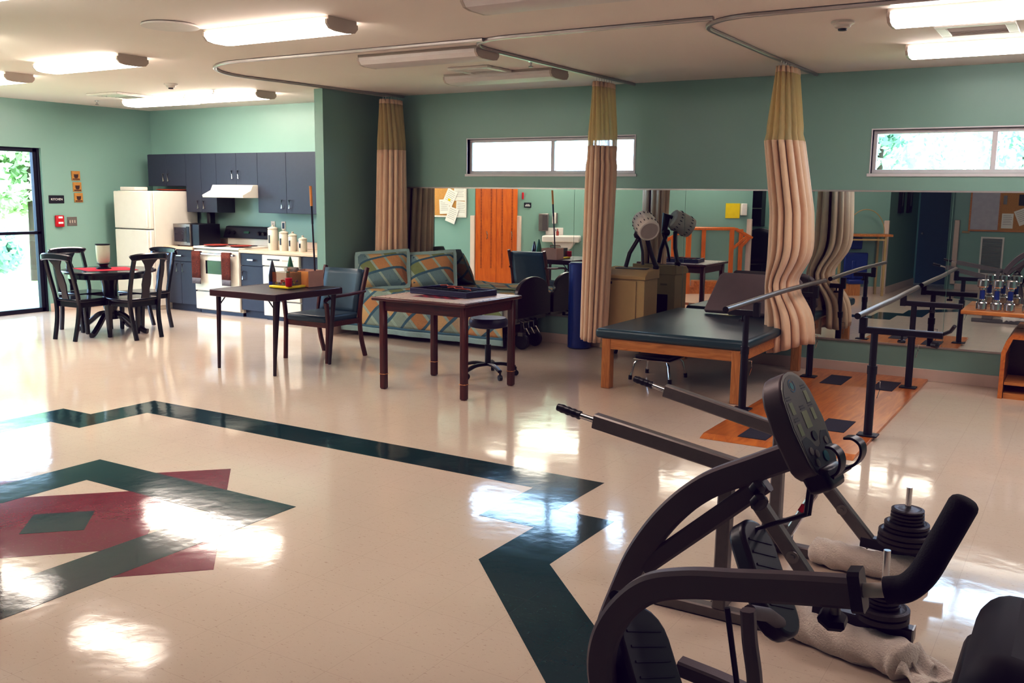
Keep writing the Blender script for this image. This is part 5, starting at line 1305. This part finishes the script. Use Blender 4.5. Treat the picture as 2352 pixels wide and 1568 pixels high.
# ================================================================ SEATED CROSS TRAINER (nearest machine)
M_taupe = mat('taupe_powder_coat', '#675B5C', .45, metal=.15, var=.04, bump=.04, bscale=200)
r = thing('seated_cross_trainer', 'grey framed seated cross trainer with a tilted display console', 'exercise machine', (-.75,2.4,0))
sp = smoothpath([(-0.628, 2.650, 1.004), (-0.774, 2.650, 0.927), (-0.922, 2.650, 0.845), (-1.035, 2.650, 0.736), (-1.124, 2.650, 0.603), (-1.180, 2.650, 0.471), (-1.235,2.65,.30), (-1.23,2.65,.16), (-1.20,2.65,.07)], 7)
MB().rtube(sp, .078, .05, up=(0,1,0), c=.008).build('main_spine', M_taupe, r)
MB().rtube([(-0.747, 2.650, 0.885), (-1.115, 2.650, 0.550)], .04, .056, c=.008).build('brace_tube', M_taupe, r)
na = smoothpath([(-0.379, 2.120, 0.833), (-0.505, 2.120, 0.813), (-0.646, 2.120, 0.787), (-0.776, 2.120, 0.763), (-0.878, 2.120, 0.724), (-0.954, 2.120, 0.644), (-0.997, 2.120, 0.549), (-0.999, 2.120, 0.445), (-.955,2.12,.34), (-.93,2.12,.2), (-.92,2.12,.07)], 7)
MB().rtube(na, .072, .048, up=(0,1,0), c=.010).build('arm_tube', M_taupe, r)
MB().cyl((-0.971, 2.120, 0.683), (-1.167, 2.640, 0.444), .014).build('joint_tube', M_blackm, r)
MB().box((-1.26,2.08,.0),(-.88,2.70,.065)).build('rear_base', M_taupe, r, bevel=.015)
MB().rtube([(-1.2,2.4,.035),(.32,2.4,.035)], .07, .06).build('floor_rail', M_taupe, r)
MB().box((.2,2.05,0),(.28,2.75,.06)).build('front_base', M_taupe, r, bevel=.015)
MB().rtube([(-0.894, 2.400, 0.390), (-0.792, 2.400, 0.378), (-.3,2.4,.30), (.05,2.4,.30)], .05, .045).build('seat_rail', M_taupe, r)
for x in (-.78,-.05): MB().box((x-.03,2.375,.06),(x+.03,2.425,.30)).build('rail_post', M_taupe, r)
# connector, grip
MB().rtube([(-0.394, 2.120, 0.836), (-0.368, 2.120, 0.841)], .06, .095, c=.008).build('black_collar', M_black, r)
MB().tube([(-0.381, 2.120, 0.837), (-0.300, 2.120, 0.856)], .0165, 18).build('handle_tube', M_whitep, r)
gp = smoothpath([(-0.322, 2.120, 0.850), (-0.283, 2.120, 0.865), (-0.251, 2.120, 0.904), (-0.222, 2.120, 0.974), (-0.185, 2.120, 1.069)], 6)
gp = gp + [gp[-1]+(gp[-1]-gp[-2]).normalized()*d_ for d_ in (.008,.014,.017)]
MB().tube(gp, .0305, 20, radii=[1]*(len(gp)-3)+[.93,.72,.3]).build('foam_grip', M_blacksoft, r)
MB().tube([(-0.428, 2.120, 0.800), (-0.426, 2.120, 0.771)], .012, 12).build('knob_stem', M_steel, r)
MB().lathe([(.001,-.012),(.03,-.012),(.036,0),(.03,.014),(.001,.016)], (-0.431, 2.120, 0.756), (.25,-.2,1), seg=6).build('clamp_knob', M_black, r)
# pedals
def pedal(nm, a, b, wid, th):
    a = Vector(a); b = Vector(b); l = (b-a); L = l.length; l.normalize(); w_ = Vector((.12,1,0)).normalized(); w_ = (w_ - l*w_.dot(l)).normalized(); n_ = l.cross(w_)
    R0 = wid/2; pts = [(R0*math.cos(t), L-R0+R0*math.sin(t)) for t in [PI*i/10 for i in range(11)]] + [(R0*math.cos(t), R0+R0*math.sin(t)) for t in [PI+PI*i/10 for i in range(11)]]
    fn = lambda p, q, z: a + w_*p + l*q + n_*z
    o = MB().prism(pts, -th/2, th/2, fn).build(nm, M_black, r, bevel=.012, seg=3)
    mb = MB()
    for k in range(6): mb.prism([(-R0*.7,L*(.2+.11*k)),(R0*.7,L*(.2+.11*k)),(R0*.7,L*(.2+.11*k)+.006),(-R0*.7,L*(.2+.11*k)+.006)], -th/2-.003, th/2+.003, fn)
    x = mb.build('tread_ribs', M_blackm, r, smooth=0); x.parent = o
pedal('pedal', (-0.781, 2.580, 0.779), (-0.608, 2.400, 0.542), .145, .055)
pedal('pedal', (-1.015, 2.300, 0.571), (-0.818, 2.140, 0.297), .20, .07)
MB().tube([(-0.622, 2.400, 0.587), (-0.625, 2.300, 0.648), (-0.644, 2.200, 0.690)], .018, 12).build('pedal_axle', M_taupe, r)
MB().rtube(smoothpath([(-0.642, 2.180, 0.703), (-0.634, 2.180, 0.626), (-0.616, 2.180, 0.520), (-0.608, 2.180, 0.370), (-.60,2.18,.12)],5), .034, .036, up=(0,1,0), c=.008).build('link_leg', M_taupe, r)
MB().tube([(-0.717, 2.250, 0.663), (-0.682, 2.250, 0.468), (-.64,2.25,.1)], .0075, 10).build('link_rod', M_blackm, r)
# knobs on the spine
for p_, s_ in (((-0.759, 2.600, 0.878),.9),((-0.746, 2.580, 0.847),1.0)):
    MB().lathe([(.001,-.01),(.024*s_,-.01),(.028*s_,0),(.024*s_,.014),(.001,.016)], p_, (.7,-.5,-.4), seg=7).build('spine_knob', M_black, r)
# seat
MB().box((-.155,1.74,.56),(.26,2.16,.885), Matrix.Rotation(math.radians(8),3,'Y')).build('seat_back', mat('seat_vinyl','#1A1922',.65), r, bevel=.07, seg=5)
MB().box((-.175,1.80,.52),(.20,2.10,.80), Matrix.Rotation(math.radians(8),3,'Y')).build('seat_shell', M_black, r, bevel=.03, seg=3)
MB().rtube([(.05,1.95,.55),(.05,2.2,.30),(.05,2.4,.30)], .06, .05).build('seat_support', M_taupe, r)
# console
ca = Vector((.99,-.133,0)).normalized(); tl = math.radians(27); cz = Vector((0,0,1))
cn = ca*math.cos(tl)+cz*math.sin(tl); cl = ca*-math.sin(tl)+cz*math.cos(tl); cw = cz.cross(ca)
cc = Vector((-0.624, 2.588, 1.089)); 
def cf(a, b, z): return cc + cw*a + cl*b + cn*z
hw, hl = .103, .150
def outline(k=1.0, n=10):
    o = []
    for i in range(n+1):
        t = PI*i/n; o.append((hw*k*.93*math.cos(t)*(1), hl*k - hw*.95*k + hw*.95*k*math.sin(t)))
    o.append((-hw*k*1.0, 0.0))
    for i in range(n+1):
        t = PI + PI*i/n; o.append((hw*k*.90*math.cos(t), -hl*k + .06*k + .06*k*math.sin(t)))
    o.append((hw*k*1.0, 0.0))
    return o
cs = MB().prism(outline(1), -.062, 0, cf).build('console_shell', M_taupe, r, bevel=.008, seg=3)
x = MB().prism(outline(.94), .0005, .0025, cf).build('console_face', mat('console_face','#6E655C',.4), r, smooth=0); x.parent = cs
x = MB().prism(outline(1.0), .0, .0015, cf).build('console_rim', M_swp, r, smooth=0); x.parent = cs
dk = [(-.083,-.035),(-.05,-.030),(-.03,-.045),(-.018,-.062),(0,-.068),(.018,-.062),(.03,-.045),(.05,-.030),(.083,-.035),(.085,-.08),(.07,-.125),(.04,-.138),(-.04,-.138),(-.07,-.125),(-.085,-.08)]
x = MB().prism(dk, .0026, .0034, cf).build('key_panel', mat('key_panel','#201D24',.4), r, smooth=0); x.parent = cs
M_lcd = mat('lcd_pale', '#9C9C78', .35)
for a, b, w_, h_ in ((-.062,.052,.022,.034),(.052,.070,.022,.034),(.052,.020,.020,.034),(-.062,-.008,.022,.034),(-.002,.012,.036,.048)):
    x = MB().prism([(a-w_/2,b-h_/2),(a+w_/2,b-h_/2),(a+w_/2,b+h_/2),(a-w_/2,b+h_/2)], .0026, .0036, cf).build('display_window', M_lcd, r, smooth=0); x.parent = cs
for a, b in ((-.062,.078),(.052,.096),(.052,.045),(-.062,.018),(-.002,.044)):
    mb = MB()
    for k in range(2): mb.prism([(a-.015,b-.003+k*.007),(a+.015-.004*k,b-.003+k*.007),(a+.015-.004*k,b+.001+k*.007),(a-.015,b+.001+k*.007)], .0026, .0032, cf)
    x = mb.build('caption_marks', mat('caption_dark','#3B3533',.5), r, smooth=0); x.parent = cs
def disc(a, b, rad, nm, m, z0=.0034, z1=.006, n=20, inner=0):
    if inner:
        mb = MB()
        for i in range(n):
            if i in (3,4,13): continue
            t0, t1 = 2*PI*i/n, 2*PI*(i+1)/n
            mb.prism([(a+inner*math.cos(t0),b+inner*math.sin(t0)),(a+rad*math.cos(t0),b+rad*math.sin(t0)),(a+rad*math.cos(t1),b+rad*math.sin(t1)),(a+inner*math.cos(t1),b+inner*math.sin(t1))], z0, z1, cf)
    else: mb = MB().prism([(a+rad*math.cos(2*PI*i/n), b+rad*math.sin(2*PI*i/n)) for i in range(n)], z0, z1, cf)
    x = mb.build(nm, m, r, smooth=0); x.parent = cs
M_tealb = mat('teal_button', '#0E8296', .4); M_btn = mat('grey_button', '#7B7068', .45); M_logob = mat('logo_blue', '#2E6A96', .4); M_logot = mat('logo_teal', '#2A8A96', .4)
disc(.02,-.098,.015,'start_button',M_tealb); disc(0,-.036,.014,'centre_button',M_black,.0026)
for a, b in ((-.055,-.070),(-.028,-.082),(-.045,-.105),(.058,-.060)): disc(a,b,.011,'key',M_btn)
disc(-.012,.110,.0185,'logo_ring',M_logob,.0026,.0032,24,.0155); disc(-.012,.110,.010,'logo_dot',M_logot,.0026,.0032)
# device hook at the bottom of the console
x = MB().prism([(-.065,-.12),(.065,-.12),(.05,-.185),(-.05,-.185)], -.055, .02, cf).build('holder_block', M_black, r, bevel=.015)
for s0, k_ in ((-.012,.8),(.085,1.15)):
    pts = smoothpath([cf(s0,-.150,-.01), cf(s0,-.150,.035*k_), cf(s0,-.132,.062*k_), cf(s0,-.105,.072*k_), cf(s0,-.082,.062*k_), cf(s0,-.072,.042*k_)], 6)
    MB().rtube(pts, .007, .042, up=tuple(cw), c=.002).build('holder_hook', M_black, r)
MB().rtube([cf(-.03,-.150,.01), cf(.10,-.150,.01)], .03, .012, c=.003).build('hook_link', M_black, r)
for k in (0,1):
    o_ = Vector((0,.045*k,-.012*k))
    MB().tube([Vector((-0.611, 2.600, 0.943))+o_, Vector((-0.619, 2.600, 0.829))+o_, Vector((-0.761, 2.560, 0.765))+o_], .006, 8).build('bottle_wire', M_black, r)
